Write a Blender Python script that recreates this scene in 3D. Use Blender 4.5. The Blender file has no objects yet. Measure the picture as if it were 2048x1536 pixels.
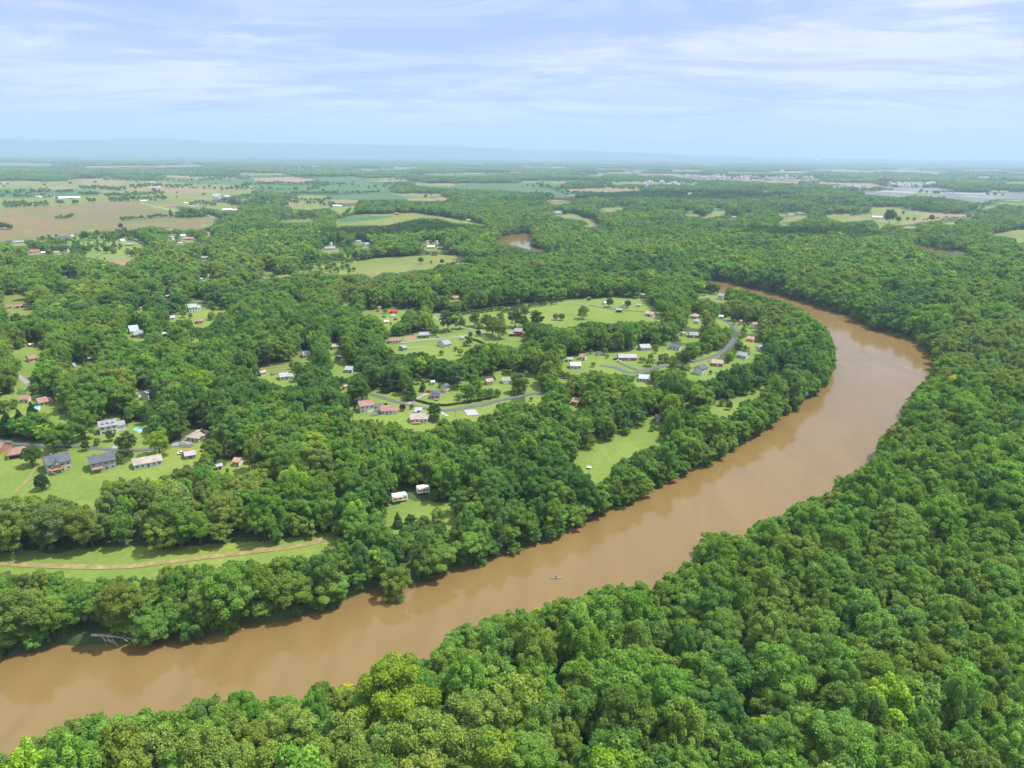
import bpy, math, random
import numpy as np
from mathutils import Vector, Matrix

# ------------------------------------------------------------------ camera
W0, H0 = 2048.0, 1536.0
FPX = 1420.0
CAMZ = 130.0
PITCH = math.radians(17.85)
ROLL = math.radians(0.5)
sc = bpy.context.scene
F_ = np.array([0, math.cos(PITCH), -math.sin(PITCH)])
U0 = np.array([0, math.sin(PITCH), math.cos(PITCH)])
HR = np.array([1.0, 0, 0])
R_ = math.cos(ROLL) * HR + math.sin(ROLL) * U0
U_ = math.cos(ROLL) * U0 - math.sin(ROLL) * HR
cam_d = bpy.data.cameras.new("camera")
cam = bpy.data.objects.new("camera", cam_d)
sc.collection.objects.link(cam)
cam_d.sensor_width = 36.0
cam_d.lens = 36.0 * FPX / W0
cam_d.clip_start = 1.0
cam_d.clip_end = 150000.0
m = Matrix.Identity(4)
for i in range(3):
    m[i][0] = R_[i]; m[i][1] = U_[i]; m[i][2] = -F_[i]
m[2][3] = CAMZ
cam.matrix_world = m
sc.camera = cam

# ------------------------------------------------------------------ light
SUN_EL = math.radians(63)
SUN_AZ = math.radians(80)          # clockwise from +Y (view direction) towards +X
sun_d = bpy.data.lights.new("sun", 'SUN')
sun_d.energy = 4.1
sun_d.angle = math.radians(0.53)
sun_d.color = (1.0, 0.955, 0.88)
sun = bpy.data.objects.new("sun", sun_d)
sc.collection.objects.link(sun)
sdir = Vector((math.sin(SUN_AZ) * math.cos(SUN_EL), math.cos(SUN_AZ) * math.cos(SUN_EL), math.sin(SUN_EL)))
sun.rotation_euler = sdir.to_track_quat('Z', 'Y').to_euler()
sun.location = (0, 0, 3000)

world = bpy.data.worlds.new("World")
sc.world = world
world.use_nodes = True
wt = world.node_tree
wt.nodes.clear()


def N(t, kind, **kw):
    n = t.nodes.new(kind)
    for k, v in kw.items():
        setattr(n, k, v)
    return n


def math_n(t, op, a, b=None, c=None, clamp=False):
    n = t.nodes.new('ShaderNodeMath')
    n.operation = op
    n.use_clamp = clamp
    for i, v in enumerate((a, b, c)):
        if v is None:
            continue
        if isinstance(v, (int, float)):
            n.inputs[i].default_value = v
        else:
            t.links.new(v, n.inputs[i])
    return n.outputs[0]


def mix_c(t, fac, a, b, blend='MIX'):
    n = t.nodes.new('ShaderNodeMix')
    n.data_type = 'RGBA'
    n.blend_type = blend
    for s, v in ((n.inputs[0], fac), (n.inputs[6], a), (n.inputs[7], b)):
        if isinstance(v, (int, float)):
            s.default_value = v
        elif isinstance(v, tuple):
            s.default_value = (v[0], v[1], v[2], 1)
        else:
            t.links.new(v, s)
    return n.outputs[2]


def ramp(t, src, p0, p1):
    n = t.nodes.new('ShaderNodeMapRange')
    n.interpolation_type = 'SMOOTHSTEP'
    n.inputs[1].default_value = p0
    n.inputs[2].default_value = p1
    t.links.new(src, n.inputs[0])
    return n.outputs[0]


out = N(wt, 'ShaderNodeOutputWorld')
bg = N(wt, 'ShaderNodeBackground')
bg.inputs[1].default_value = 0.12
sky = N(wt, 'ShaderNodeTexSky', sky_type='NISHITA', sun_disc=False)
sky.sun_elevation = SUN_EL
sky.sun_rotation = SUN_AZ
sky.altitude = 200
sky.air_density = 1.0
sky.dust_density = 1.0
tc = N(wt, 'ShaderNodeTexCoord')
sx = N(wt, 'ShaderNodeSeparateXYZ')
wt.links.new(tc.outputs['Generated'], sx.inputs[0])
zc = math_n(wt, 'MAXIMUM', sx.outputs[2], 0.0)
zz = math_n(wt, 'ADD', zc, 0.10)
cx = math_n(wt, 'DIVIDE', sx.outputs[0], zz)
cy = math_n(wt, 'DIVIDE', sx.outputs[1], zz)
cb = N(wt, 'ShaderNodeCombineXYZ')
wt.links.new(cx, cb.inputs[0]); wt.links.new(cy, cb.inputs[1])


def cloud_noise(scale, loc, rot, detail=6, rough=0.55, dist=0.0, st=(1, 1, 1)):
    mp = N(wt, 'ShaderNodeMapping')
    mp.inputs['Location'].default_value = loc
    mp.inputs['Rotation'].default_value = (0, 0, math.radians(rot))
    mp.inputs['Scale'].default_value = st
    wt.links.new(cb.outputs[0], mp.inputs[0])
    n = N(wt, 'ShaderNodeTexNoise')
    n.inputs['Scale'].default_value = scale
    n.inputs['Detail'].default_value = detail
    n.inputs['Roughness'].default_value = rough
    n.inputs['Distortion'].default_value = dist
    wt.links.new(mp.outputs[0], n.inputs[0])
    return n.outputs[0]


n1 = cloud_noise(0.34, (3.9, 1.3, 0), 16, 7, 0.6, 0.8, (0.8, 1.1, 1))      # big sheets
n2 = cloud_noise(1.0, (1.7, 4.0, 0), 12, 9, 0.66, 1.1, (0.65, 1.25, 1))     # streaks
n3 = cloud_noise(1.9, (8.1, 2.0, 0), 24, 9, 0.66, .9, (0.6, 1.2, 1))
veil = math_n(wt, 'ADD', ramp(wt, n1, 0.44, 0.54), math_n(wt, 'MULTIPLY', ramp(wt, n2, 0.36, 0.72), 0.6))
low = math_n(wt, 'SUBTRACT', 1.0, ramp(wt, sx.outputs[2], 0.02, 0.22))    # more cover low down
veil = math_n(wt, 'ADD', math_n(wt, 'MULTIPLY', veil, 0.72), math_n(wt, 'MULTIPLY', low, 0.36), clamp=True)
wisp = math_n(wt, 'MULTIPLY', ramp(wt, n3, 0.52, 0.66), ramp(wt, n1, 0.42, 0.62))
hi = ramp(wt, sx.outputs[2], 0.20, 0.65)                                  # clearer deep sky overhead
cloud_dark = mix_c(wt, ramp(wt, n2, 0.42, 0.58), (2.9, 3.2, 4.4), (4.0, 4.25, 4.7))
cloud_col = mix_c(wt, math_n(wt, 'MULTIPLY', wisp, 0.8), cloud_dark, (4.5, 4.7, 4.9))
blue = mix_c(wt, 0.15, (1.75, 2.35, 4.6), sky.outputs[0])
veil2 = math_n(wt, 'MULTIPLY', veil, math_n(wt, 'SUBTRACT', 1.0, math_n(wt, 'MULTIPLY', hi, 0.75)))
skyc = mix_c(wt, veil2, mix_c(wt, hi, blue, sky.outputs[0]), cloud_col)
horiz = math_n(wt, 'SUBTRACT', 1.0, ramp(wt, sx.outputs[2], -0.01, 0.07))
skyc = mix_c(wt, math_n(wt, 'MULTIPLY', horiz, 0.7), skyc, (3.7, 3.85, 4.15))
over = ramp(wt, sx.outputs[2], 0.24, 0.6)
skyc = mix_c(wt, math_n(wt, 'MULTIPLY', over, .6), skyc, (8.6, 8.8, 9.0))     # sky above the view, brightened to add fill in the shadows
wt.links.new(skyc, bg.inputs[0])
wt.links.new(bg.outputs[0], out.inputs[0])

sc.view_settings.view_transform = 'Standard'
sc.view_settings.look = 'None'
sc.view_settings.gamma = 1
sc.view_settings.exposure = 0.85
sc.render.engine = 'CYCLES'
sc.cycles.max_bounces = 6
sc.cycles.diffuse_bounces = 4
sc.cycles.glossy_bounces = 2
sc.cycles.transmission_bounces = 2
sc.cycles.volume_bounces = 1
sc.cycles.transparent_max_bounces = 4
sc.cycles.use_denoising = True
sc.cycles.denoiser = 'OPENIMAGEDENOISE'
sc.cycles.denoising_input_passes = 'RGB_ALBEDO_NORMAL'
sc.cycles.denoising_prefilter = 'ACCURATE'
sc.cycles.sample_clamp_indirect = 3.0
sc.cycles.use_adaptive_sampling = False

rng = np.random.default_rng(7)
random.seed(7)
CAM = np.array([0, 0, CAMZ])


# ------------------------------------------------------------------ projection helpers (metres on the land <-> photo)
def proj(p):
    d = np.asarray(p, float) - CAM
    zf = d @ F_
    zs = np.where(zf > 1, zf, 1)
    return W0 / 2 + FPX * (d @ R_) / zs, H0 / 2 - FPX * (d @ U_) / zs, zf


def rays(pts):
    pts = np.asarray(pts, float)
    return F_ + ((pts[:, 0] - W0 / 2) / FPX)[:, None] * R_ - ((pts[:, 1] - H0 / 2) / FPX)[:, None] * U_


def plane_at(pts, z):
    d = rays(pts)
    t = (z - CAMZ) / d[:, 2]
    return (CAM + d * t[:, None])[:, :2]


# ------------------------------------------------------------------ river outlines
FAR_BANK = [(-420, 1400), (-200, 1362), (0, 1325), (79, 1313), (99, 1303), (137, 1308), (178, 1304), (239, 1303), (301, 1299), (342, 1289),
            (410, 1286), (441, 1277), (485, 1262), (547, 1256), (601, 1246), (642, 1230), (700, 1211), (757, 1187), (800, 1182),
            (860, 1174), (890, 1155), (935, 1143), (962, 1138), (982, 1122), (1025, 1118), (1042, 1107), (1095, 1091), (1135, 1083),
            (1157, 1062), (1170, 1042), (1212, 1038), (1260, 1012), (1300, 990), (1340, 972), (1385, 947), (1410, 938), (1450, 912),
            (1490, 890), (1520, 873), (1542, 852), (1570, 840), (1612, 807), (1650, 780), (1662, 757), (1671, 735), (1672, 700)]
FAR_TOPS = [(1660, 662), (1628, 631), (1586, 605), (1540, 592), (1490, 578), (1430, 566)]
RIGHT_WATER = [(1405, 558), (1440, 564), (1490, 575), (1540, 586), (1586, 599), (1636, 616), (1686, 630), (1732, 655), (1792, 675), (1833, 685),
               (1856, 708), (1868, 727)]
NEAR_TOPS = [(1862, 751), (1833, 770), (1811, 806), (1799, 838), (1780, 855), (1752, 880), (1748, 915), (1710, 930), (1675, 950),
             (1659, 982), (1602, 997), (1564, 1016), (1530, 1030), (1479, 1062), (1419, 1056), (1400, 1075), (1373, 1117), (1340, 1138),
             (1308, 1158), (1223, 1160), (1168, 1172), (1148, 1189), (1110, 1190), (1069, 1207), (1018, 1217), (967, 1224), (945, 1246),
             (919, 1246), (864, 1277), (852, 1296), (806, 1305), (770, 1325), (738, 1350), (700, 1365), (649, 1352), (612, 1377),
             (547, 1380), (472, 1378), (386, 1384), (342, 1395), (290, 1408), (229, 1419), (157, 1426), (128, 1446), (70, 1458), (0, 1476), (-110, 1500), (-300, 1560)]
POND = [(990, 480), (1002, 475), (1024, 470), (1061, 467), (1064, 473), (1060, 485), (1066, 495), (1099, 502), (1084, 505), (1056, 499), (1036, 493),
        (1007, 488)]
SLIVERS = [[(1830, 488), (1861, 495), (1905, 504), (1940, 508), (1940, 511), (1900, 509), (1855, 500), (1830, 493)]]
river_w = np.vstack([plane_at(FAR_BANK, 0), plane_at(FAR_TOPS, 9), plane_at(RIGHT_WATER, 0), plane_at(NEAR_TOPS, 8.5)])
POLYS_W = [river_w, plane_at(POND, 0)] + [plane_at(s, 0) for s in SLIVERS]


def seg_dist(P, poly):
    a = poly; b = np.roll(poly, -1, 0)
    best = np.full(len(P), 1e18)
    inside = np.zeros(len(P), bool)
    x, y = P[:, 0], P[:, 1]
    for (ax, ay), (bx, by) in zip(a, b):
        dx, dy = bx - ax, by - ay
        L = dx * dx + dy * dy + 1e-9
        t = np.clip(((x - ax) * dx + (y - ay) * dy) / L, 0, 1)
        d = (x - ax - t * dx) ** 2 + (y - ay - t * dy) ** 2
        np.minimum(best, d, out=best)
        c = (ay > y) != (by > y)
        if c.any():
            xi = ax + (y - ay) * dx / (dy if abs(dy) > 1e-9 else 1e-9)
            inside ^= c & (x < xi)
    d = np.sqrt(best)
    return np.where(inside, -d, d)


def river_sd(P):
    P = np.asarray(P, float)
    s = np.full(len(P), 1e9)
    for k, poly in enumerate(POLYS_W):
        lo = poly.min(0) - 400; hi_ = poly.max(0) + 400
        sel = (P[:, 0] > lo[0]) & (P[:, 0] < hi_[0]) & (P[:, 1] > lo[1]) & (P[:, 1] < hi_[1])
        if sel.any():
            s[sel] = np.minimum(s[sel], seg_dist(P[sel], poly))
    return s


def sstep(x, a, b):
    t = np.clip((x - a) / (b - a), 0, 1)
    return t * t * (3 - 2 * t)


def height(P, sd=None):
    P = np.asarray(P, float)
    x, y = P[:, 0], P[:, 1]
    r = np.hypot(x, y)
    if sd is None:
        sd = river_sd(P)
    n = (np.sin(x / 310 + 1.3) * np.cos(y / 270 + .4) + .6 * np.sin((x + y) / 170 + 2) + .5 * np.cos((x - 1.4 * y) / 420))
    amp = 1.3 + 3.2 * sstep(r, 700, 2600)
    n2 = np.sin(x / 1300 + .7) * np.cos(y / 900 + 1.1) + .7 * np.sin((x * .7 + y) / 760 + 2.2)
    amp2 = 9 * sstep(r, 3500, 9000) + 22 * sstep(r, 9000, 20000)
    h = 5.5 + amp * n + amp2 * n2
    h = 2.4 + (h - 2.4) * sstep(sd, 7, 130)
    return np.where(sd < 5.5, -2 + 4.4 * sstep(sd, 1.2, 5.5), h)


def land(pts):
    """photo point -> point on the land (x, y, z)"""
    pts = np.asarray(pts, float).reshape(-1, 2)
    d = rays(pts)
    ts = np.geomspace(60, 42000, 420)
    res = np.zeros((len(pts), 3))
    for i, dd in enumerate(d):
        Q = CAM + dd * ts[:, None]
        hh = height(Q[:, :2])
        below = np.nonzero(Q[:, 2] < hh)[0]
        if len(below) == 0:
            k = len(ts) - 1
        else:
            k = below[0]
        t0, t1 = ts[max(k - 1, 0)], ts[k]
        for _ in range(12):
            tm = .5 * (t0 + t1)
            q = CAM + dd * tm
            if q[2] < height(q[None, :2])[0]:
                t1 = tm
            else:
                t0 = tm
        q = CAM + dd * t1
        res[i] = (q[0], q[1], height(q[None, :2])[0])
    return res


# ------------------------------------------------------------------ land cover, outlined in the photograph
LAWN, HAY, BROWN, TAN, CROP, GREY, DIRT, DEEP_CROP = 1, 2, 3, 4, 5, 6, 7, 8
WATERC = 20
COVER = [
 (HAY, [(-60, 372), (60, 366), (130, 362), (250, 360), (350, 364), (470, 366), (520, 372), (500, 386), (430, 398), (400, 418), (300, 404), (100, 413), (-60, 424)]),
 (CROP, [(-60, 378), (110, 378), (190, 381), (215, 388), (160, 393), (-60, 396)]),
 (TAN, [(160, 363), (225, 361), (258, 366), (225, 372), (175, 372)]),
 (TAN, [(252, 376), (375, 371), (475, 381), (430, 383), (350, 389), (322, 382), (255, 381)]),
 (TAN, [(60, 378), (130, 372), (162, 378), (60, 380)]),
 (CROP, [(330, 361), (420, 357), (520, 362), (500, 370), (380, 368)]),
 (BROWN, [(-80, 425), (60, 415), (120, 413), (180, 405), (290, 402), (340, 404), (362, 423), (350, 430), (335, 437), (430, 433), (427, 450), (405, 458),
          (370, 460), (300, 452), (250, 462), (200, 462), (160, 466), (110, 478), (60, 480), (-80, 486)]),
 (HAY, [(280, 407), (332, 406), (360, 421), (330, 424)]),
 (HAY, [(415, 407), (450, 406), (480, 414), (447, 422), (410, 415)]),
 (LAWN, [(65, 480), (117, 472), (212, 470), (212, 481), (250, 481), (295, 490), (282, 497), (277, 512), (262, 520), (247, 532), (227, 525), (190, 517), (155, 512), (160, 497), (105, 486)]),
 (TAN, [(215, 519), (262, 519), (247, 532), (228, 526)]),
 (HAY, [(0, 326), (102, 327), (100, 333), (0, 332)]),
 (DIRT, [(150, 333), (400, 331), (400, 334), (150, 335)]),
 # centre fields
 (CROP, [(512, 371), (687, 366), (787, 372), (777, 385), (682, 387), (587, 386), (512, 379)]),
 (DIRT, [(505, 356), (587, 355), (634, 360), (612, 366), (537, 364), (505, 361)]),
 (CROP, [(640, 353), (720, 356), (752, 364), (640, 362)]),
 (DEEP_CROP, [(652, 392), (762, 386), (879, 392), (812, 398), (672, 400)]),
 (HAY, [(777, 387), (882, 388), (882, 393), (834, 396)]),
 (TAN, [(662, 400), (717, 400), (712, 407), (667, 406)]),
 (TAN, [(812, 397), (887, 395), (912, 399), (887, 402), (819, 402)]),
 (HAY, [(572, 408), (599, 391), (652, 391), (662, 402), (660, 416), (620, 420), (587, 418)]),
 (TAN, [(560, 407), (610, 404), (600, 410), (572, 414)]),
 (HAY, [(672, 440), (712, 430), (762, 429), (829, 426), (887, 434), (974, 450), (912, 446), (882, 438), (844, 436), (817, 441), (772, 451), (712, 452), (674, 453)]),
 (DEEP_CROP, [(680, 438), (712, 431), (790, 433), (750, 440), (680, 447)]),
 (HAY, [(557, 440), (629, 434), (628, 443), (565, 445)]),
 (HAY, [(657, 416), (712, 412), (705, 425), (680, 428)]),
 (LAWN, [(599, 532), (632, 526), (687, 522), (732, 520), (740, 530), (700, 549), (652, 547), (637, 540), (612, 545), (599, 545)]),
 (HAY, [(732, 520), (787, 514), (837, 511), (912, 511), (934, 515), (902, 519), (949, 529), (902, 527), (867, 537), (837, 540), (787, 546), (764, 546), (744, 557), (727, 548), (700, 549), (700, 528)]),
 (LAWN, [(680, 493), (702, 495), (703, 517), (687, 521), (690, 508)]),
 (CROP, [(842, 372), (937, 367), (1124, 367), (1119, 377), (1144, 382), (1136, 391), (1099, 390), (1024, 381), (920, 378)]),
 (TAN, [(844, 371), (937, 367), (900, 373)]),
 (TAN, [(1129, 380), (1199, 375), (1286, 376), (1304, 380), (1249, 382), (1204, 386), (1174, 383), (1136, 383)]),
 (HAY, [(1085, 392), (1150, 391), (1180, 396), (1120, 397)]),
 (HAY, [(1100, 406), (1135, 405), (1150, 409), (1105, 409)]),
 (HAY, [(1200, 417), (1250, 415), (1262, 419), (1215, 420)]),
 (HAY, [(1110, 430), (1150, 428), (1172, 436), (1194, 442), (1186, 452), (1165, 440), (1130, 437)]),
 (TAN, [(1216, 345), (1262, 344), (1262, 348), (1218, 348)]),
 (HAY, [(1405, 436), (1430, 423), (1452, 423), (1450, 430), (1415, 436)]),
 # right
 (HAY, [(1743, 416), (1781, 415), (1823, 422), (1861, 426), (1911, 429), (1956, 430), (1948, 437), (1898, 437), (1848, 441), (1811, 450), (1771, 450), (1758, 460),
        (1756, 450), (1748, 440), (1711, 443), (1686, 444), (1661, 438), (1646, 431), (1696, 429), (1741, 426)]),
 (TAN, [(1850, 426), (1911, 429), (1956, 430), (1948, 437), (1898, 437), (1811, 450), (1800, 448), (1840, 438)]),
 (HAY, [(1556, 447), (1576, 432), (1618, 432), (1598, 441), (1575, 446)]),
 (HAY, [(1981, 470), (2023, 461), (2120, 458), (2120, 486), (2036, 486), (2028, 475), (1998, 473)]),
 (GREY, [(1700, 386), (1761, 383), (1776, 378), (1745, 374), (1866, 376), (1911, 380), (1881, 385), (1961, 386), (2001, 386), (2120, 383), (2120, 401), (1986, 399), (1966, 405),
         (1936, 402), (1898, 397), (1861, 394), (1831, 390), (1796, 394), (1761, 391)]),
 (HAY, [(1831, 385), (1870, 386), (1850, 391), (1831, 390)]),
 (DIRT, [(1651, 365), (1736, 367), (1765, 372), (1736, 376), (1690, 371)]),
 (TAN, [(1536, 363), (1648, 364), (1680, 369), (1536, 366)]),
 (TAN, [(1330, 350), (1400, 351), (1560, 356), (1640, 358), (1640, 362), (1500, 363), (1400, 360)]),
 (HAY, [(1948, 416), (1998, 411), (1975, 418)]), (HAY, [(2008, 407), (2120, 406), (2120, 412), (2030, 411)]),
 (HAY, [(1808, 364), (1866, 365), (1864, 368), (1810, 368)]),
 (TAN, [(1571, 374), (1598, 374), (1585, 380)]),
 (TAN, [(1350, 385), (1420, 387), (1400, 391), (1360, 390)]), (TAN, [(1866, 344), (1872, 343), (1882, 354), (1874, 354)]),
 (TAN, [(1640, 339), (1720, 340), (1720, 343), (1640, 342)]), (TAN, [(1930, 352), (1990, 354), (1970, 358)]),
 (TAN, [(790, 334), (818, 335), (816, 341), (790, 341)]),
 # centre meadow and lanes
 (LAWN, [(868, 634), (885, 628), (928, 628), (987, 621), (1045, 612), (1123, 605), (1133, 599), (1202, 597), (1255, 595), (1278, 599), (1294, 605), (1311, 619), (1325, 630),
         (1315, 642), (1288, 638), (1278, 642), (1235, 641), (1221, 645), (1180, 640), (1145, 652), (1120, 653), (1095, 645), (1055, 640), (1022, 650), (1010, 660),
         (1041, 676), (1044, 694), (1030, 694), (1002, 686), (967, 685), (932, 695), (928, 712), (889, 716), (875, 706), (850, 690), (845, 678), (879, 669), (900, 660), (870, 646)]),
 (LAWN, [(775, 687), (800, 679), (850, 674), (900, 668), (905, 720), (880, 714), (850, 702), (820, 702), (800, 694), (785, 696)]),
 (DIRT, [(806, 680), (815, 672), (833, 670), (836, 678), (822, 682)]),
 (LAWN, [(748, 629), (793, 614), (805, 625), (800, 640), (789, 647), (775, 657), (770, 639)]),
 (LAWN, [(820, 613), (836, 617), (830, 622)]),
 (LAWN, [(668, 737), (695, 735), (690, 744), (703, 756), (662, 749)]),
 (HAY, [(525, 733), (578, 725), (576, 738), (560, 742), (540, 740)]),
 (HAY, [(586, 717), (603, 707), (625, 705), (598, 720)]),
 (LAWN, [(762, 727), (777, 727), (773, 736), (764, 734)]),
 (LAWN, [(742, 783), (766, 783), (800, 776), (806, 786), (808, 797), (793, 800), (760, 790)]),
 (LAWN, [(746, 793), (777, 803), (766, 811), (748, 808)]),
 (LAWN, [(832, 760), (857, 762), (857, 772), (871, 780), (840, 790), (828, 792), (836, 776)]),
 (LAWN, [(830, 797), (871, 801), (905, 795), (920, 808), (900, 817), (871, 815), (828, 808)]),
 (LAWN, [(789, 815), (820, 813), (818, 829), (800, 828)]),
 (LAWN, [(838, 819), (859, 821), (859, 834), (834, 834)]),
 (LAWN, [(732, 825), (752, 820), (750, 826), (738, 829)]),
 (LAWN, [(895, 779), (928, 775), (934, 804), (893, 808)]),
 (LAWN, [(928, 757), (940, 757), (938, 768), (930, 768)]),
 (LAWN, [(993, 744), (1026, 740), (1022, 758), (1000, 758)]),
 (LAWN, [(1045, 745), (1061, 740), (1071, 747), (1076, 761), (1075, 781), (1057, 777), (1048, 762)]),
 (LAWN, [(1002, 771), (1022, 771), (1014, 790), (1004, 792)]),
 (LAWN, [(1057, 794), (1084, 792), (1082, 803), (1057, 805)]),
 (HAY, [(850, 807), (920, 812), (991, 797), (991, 801), (930, 815), (870, 817)]),
 (LAWN, [(879, 823), (936, 820), (944, 826), (991, 812), (993, 821), (955, 829), (914, 834), (897, 834)]),
 (LAWN, [(1117, 755), (1137, 757), (1133, 765), (1119, 762)]),
 (LAWN, [(1150, 725), (1170, 708), (1235, 706), (1274, 704), (1315, 701), (1319, 706), (1307, 722), (1309, 732), (1294, 737), (1260, 747), (1219, 743), (1180, 735)]),
 (LAWN, [(1317, 687), (1337, 687), (1335, 696), (1321, 695)]),
 (LAWN, [(1411, 706), (1421, 701), (1436, 708), (1419, 717)]),
 (LAWN, [(1384, 722), (1411, 721), (1391, 733)]), (LAWN, [(1325, 734), (1337, 733), (1327, 743)]),
 (LAWN, [(1430, 637), (1456, 648), (1448, 657), (1435, 648)]), (LAWN, [(1450, 638), (1466, 642), (1462, 648)]),
 (LAWN, [(1395, 593), (1427, 589), (1421, 596), (1395, 598)]),
 (LAWN, [(1552, 741), (1566, 743), (1554, 751)]),
 (LAWN, [(1499, 781), (1530, 765), (1524, 776), (1505, 800), (1496, 795)]),
 (LAWN, [(1366, 812), (1387, 809), (1376, 822)]),
 (LAWN, [(1415, 806), (1473, 812), (1471, 822), (1440, 832), (1428, 822)]),
 (LAWN, [(1450, 798), (1483, 798), (1480, 805), (1450, 804)]),
 (LAWN, [(1158, 892), (1172, 897), (1185, 877), (1225, 880), (1232, 865), (1250, 867), (1270, 857), (1295, 838), (1322, 845), (1322, 855), (1315, 872), (1325, 882), (1300, 890),
         (1275, 900), (1250, 904), (1235, 925), (1212, 937), (1208, 955), (1195, 965), (1175, 945), (1155, 925)]),
 (LAWN, [(782, 1008), (812, 1003), (835, 1012), (862, 1009), (885, 1010), (912, 1030), (905, 1052), (890, 1040), (862, 1040), (850, 1048), (817, 1034), (807, 1045), (800, 1062), (785, 1062), (772, 1047)]),
 (LAWN, [(-60, 1111), (68, 1108), (116, 1115), (154, 1105), (191, 1101), (342, 1101), (444, 1094), (547, 1088), (664, 1070), (672, 1078), (650, 1090), (615, 1110), (595, 1101), (547, 1101),
         (526, 1118), (478, 1108), (441, 1125), (376, 1123), (335, 1123), (311, 1139), (305, 1149), (273, 1146), (239, 1152), (198, 1143), (181, 1154), (154, 1145), (79, 1130), (51, 1147), (-60, 1140)]),
 # left lawns
 (LAWN, [(-40, 917), (20, 908), (80, 935), (85, 905), (150, 903), (178, 905), (182, 935), (205, 945), (198, 975), (193, 1012), (150, 1003), (135, 990), (110, 984), (90, 990), (60, 984), (-40, 990)]),
 (LAWN, [(152, 873), (190, 880), (238, 868), (232, 897), (190, 894), (150, 891)]),
 (LAWN, [(262, 852), (300, 850), (302, 895), (265, 898)]),
 (LAWN, [(270, 905), (300, 902), (395, 897), (392, 918), (350, 935), (325, 938), (268, 918)]),
 (LAWN, [(-40, 792), (32, 796), (40, 807), (62, 820), (62, 828), (-40, 826)]),
 (LAWN, [(105, 832), (142, 826), (145, 850), (115, 848)]), (LAWN, [(215, 833), (235, 834), (235, 843), (220, 843)]),
 (LAWN, [(20, 705), (35, 700), (62, 690), (67, 675), (85, 685), (92, 697), (80, 708), (65, 712), (30, 716)]),
 (LAWN, [(38, 749), (55, 725), (75, 739), (60, 751)]), (LAWN, [(32, 751), (55, 768), (55, 781), (35, 780)]),
 (HAY, [(8, 590), (52, 592), (54, 610), (72, 618), (60, 628), (5, 620)]),
 (LAWN, [(357, 612), (455, 614), (457, 620), (435, 622), (424, 645), (408, 655), (390, 650), (380, 637), (355, 635), (370, 625)]),
 (LAWN, [(382, 675), (403, 674), (390, 690)]),
 (CROP, [(35, 778), (55, 780), (52, 792), (36, 790)]),
]
for p in ([(527, 540), (545, 537), (545, 548), (530, 550)], [(1340, 404), (1360, 400), (1364, 404)], [(1556, 428), (1575, 430), (1570, 436)],
          [(1365, 424), (1385, 422), (1390, 427)], [(1620, 404), (1680, 402), (1700, 405), (1640, 407)]):
    COVER.append((HAY, p))

fr0 = random.Random(12)
for q in range(95):
    fy = 324 + 46 * fr0.random() ** 1.3; fx = fr0.uniform(-60, 2100)
    if 1330 < fx < 2000 and fy > 350: continue
    wq = fr0.uniform(16, 85) * (.5 + (fy - 320) / 60); hq = max(.8, (fy - 318) * .055) * fr0.uniform(.6, 1.3)
    COVER.insert(0, (fr0.choice([HAY, HAY, TAN, CROP, CROP, DIRT]), [(fx - wq, fy), (fx - wq * .3, fy - hq), (fx + wq * .8, fy - hq * .7), (fx + wq, fy + hq * .3), (fx + wq * .2, fy + hq)]))
for q in range(34):
    fy = fr0.uniform(376, 455); fx = fr0.uniform(1040, 2040)
    if abs(fx - 1050) < 60 and fy > 440: continue
    wq = fr0.uniform(7, 26); hq = fr0.uniform(1.2, 2.6)
    COVER.append((fr0.choice([HAY, HAY, TAN, LAWN]), [(fx - wq, fy), (fx - wq * .2, fy - hq), (fx + wq * .9, fy - hq * .4), (fx + wq, fy + hq * .4), (fx, fy + hq)]))
for q in range(30):
    fy = fr0.uniform(425, 640); fx = fr0.uniform(10, 760)
    wq = fr0.uniform(5, 17) * fy / 520; hq = wq * .22
    COVER.append((fr0.choice([HAY, LAWN, LAWN]), [(fx - wq, fy), (fx - wq * .2, fy - hq), (fx + wq * .9, fy - hq * .4), (fx + wq, fy + hq * .4), (fx, fy + hq)]))
cls = np.zeros((1536, 2200), np.uint8)       # x index = px + 76


def fill(arr, poly, val, dilate=0):
    poly = np.asarray(poly, float)
    x0 = int(max(poly[:, 0].min() - 1, -76)); x1 = int(min(poly[:, 0].max() + 2, 2123))
    y0 = int(max(poly[:, 1].min() - 1, 0)); y1 = int(min(poly[:, 1].max() + 2, 1535))
    if x1 <= x0 or y1 <= y0:
        return
    X, Y = np.meshgrid(np.arange(x0, x1) + .5, np.arange(y0, y1) + .5)
    ins = np.zeros(X.shape, bool)
    b = np.roll(poly, -1, 0)
    for (ax, ay), (bx, by) in zip(poly, b):
        c = (ay > Y) != (by > Y)
        if abs(by - ay) < 1e-9:
            continue
        ins ^= c & (X < ax + (Y - ay) * (bx - ax) / (by - ay))
    sub = arr[y0:y1, x0 + 76:x1 + 76]
    sub[ins] = val


def jig(poly, k):
    """break straight field edges into slightly wavy ones"""
    out_ = []
    n = len(poly)
    rr = random.Random(k)
    for i in range(n):
        a = poly[i]; b = poly[(i + 1) % n]
        out_.append(a)
        L = math.hypot(b[0] - a[0], b[1] - a[1])
        mstep = int(L // 14)
        for j in range(1, mstep + 1):
            t = j / (mstep + 1)
            am = min(2.5, 0.10 * (a[1] + b[1]) / 2 / 50)
            if a[1] < 470:
                am = .4
            out_.append((a[0] + (b[0] - a[0]) * t + rr.uniform(-am, am), a[1] + (b[1] - a[1]) * t + rr.uniform(-am, am)))
    return out_


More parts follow.
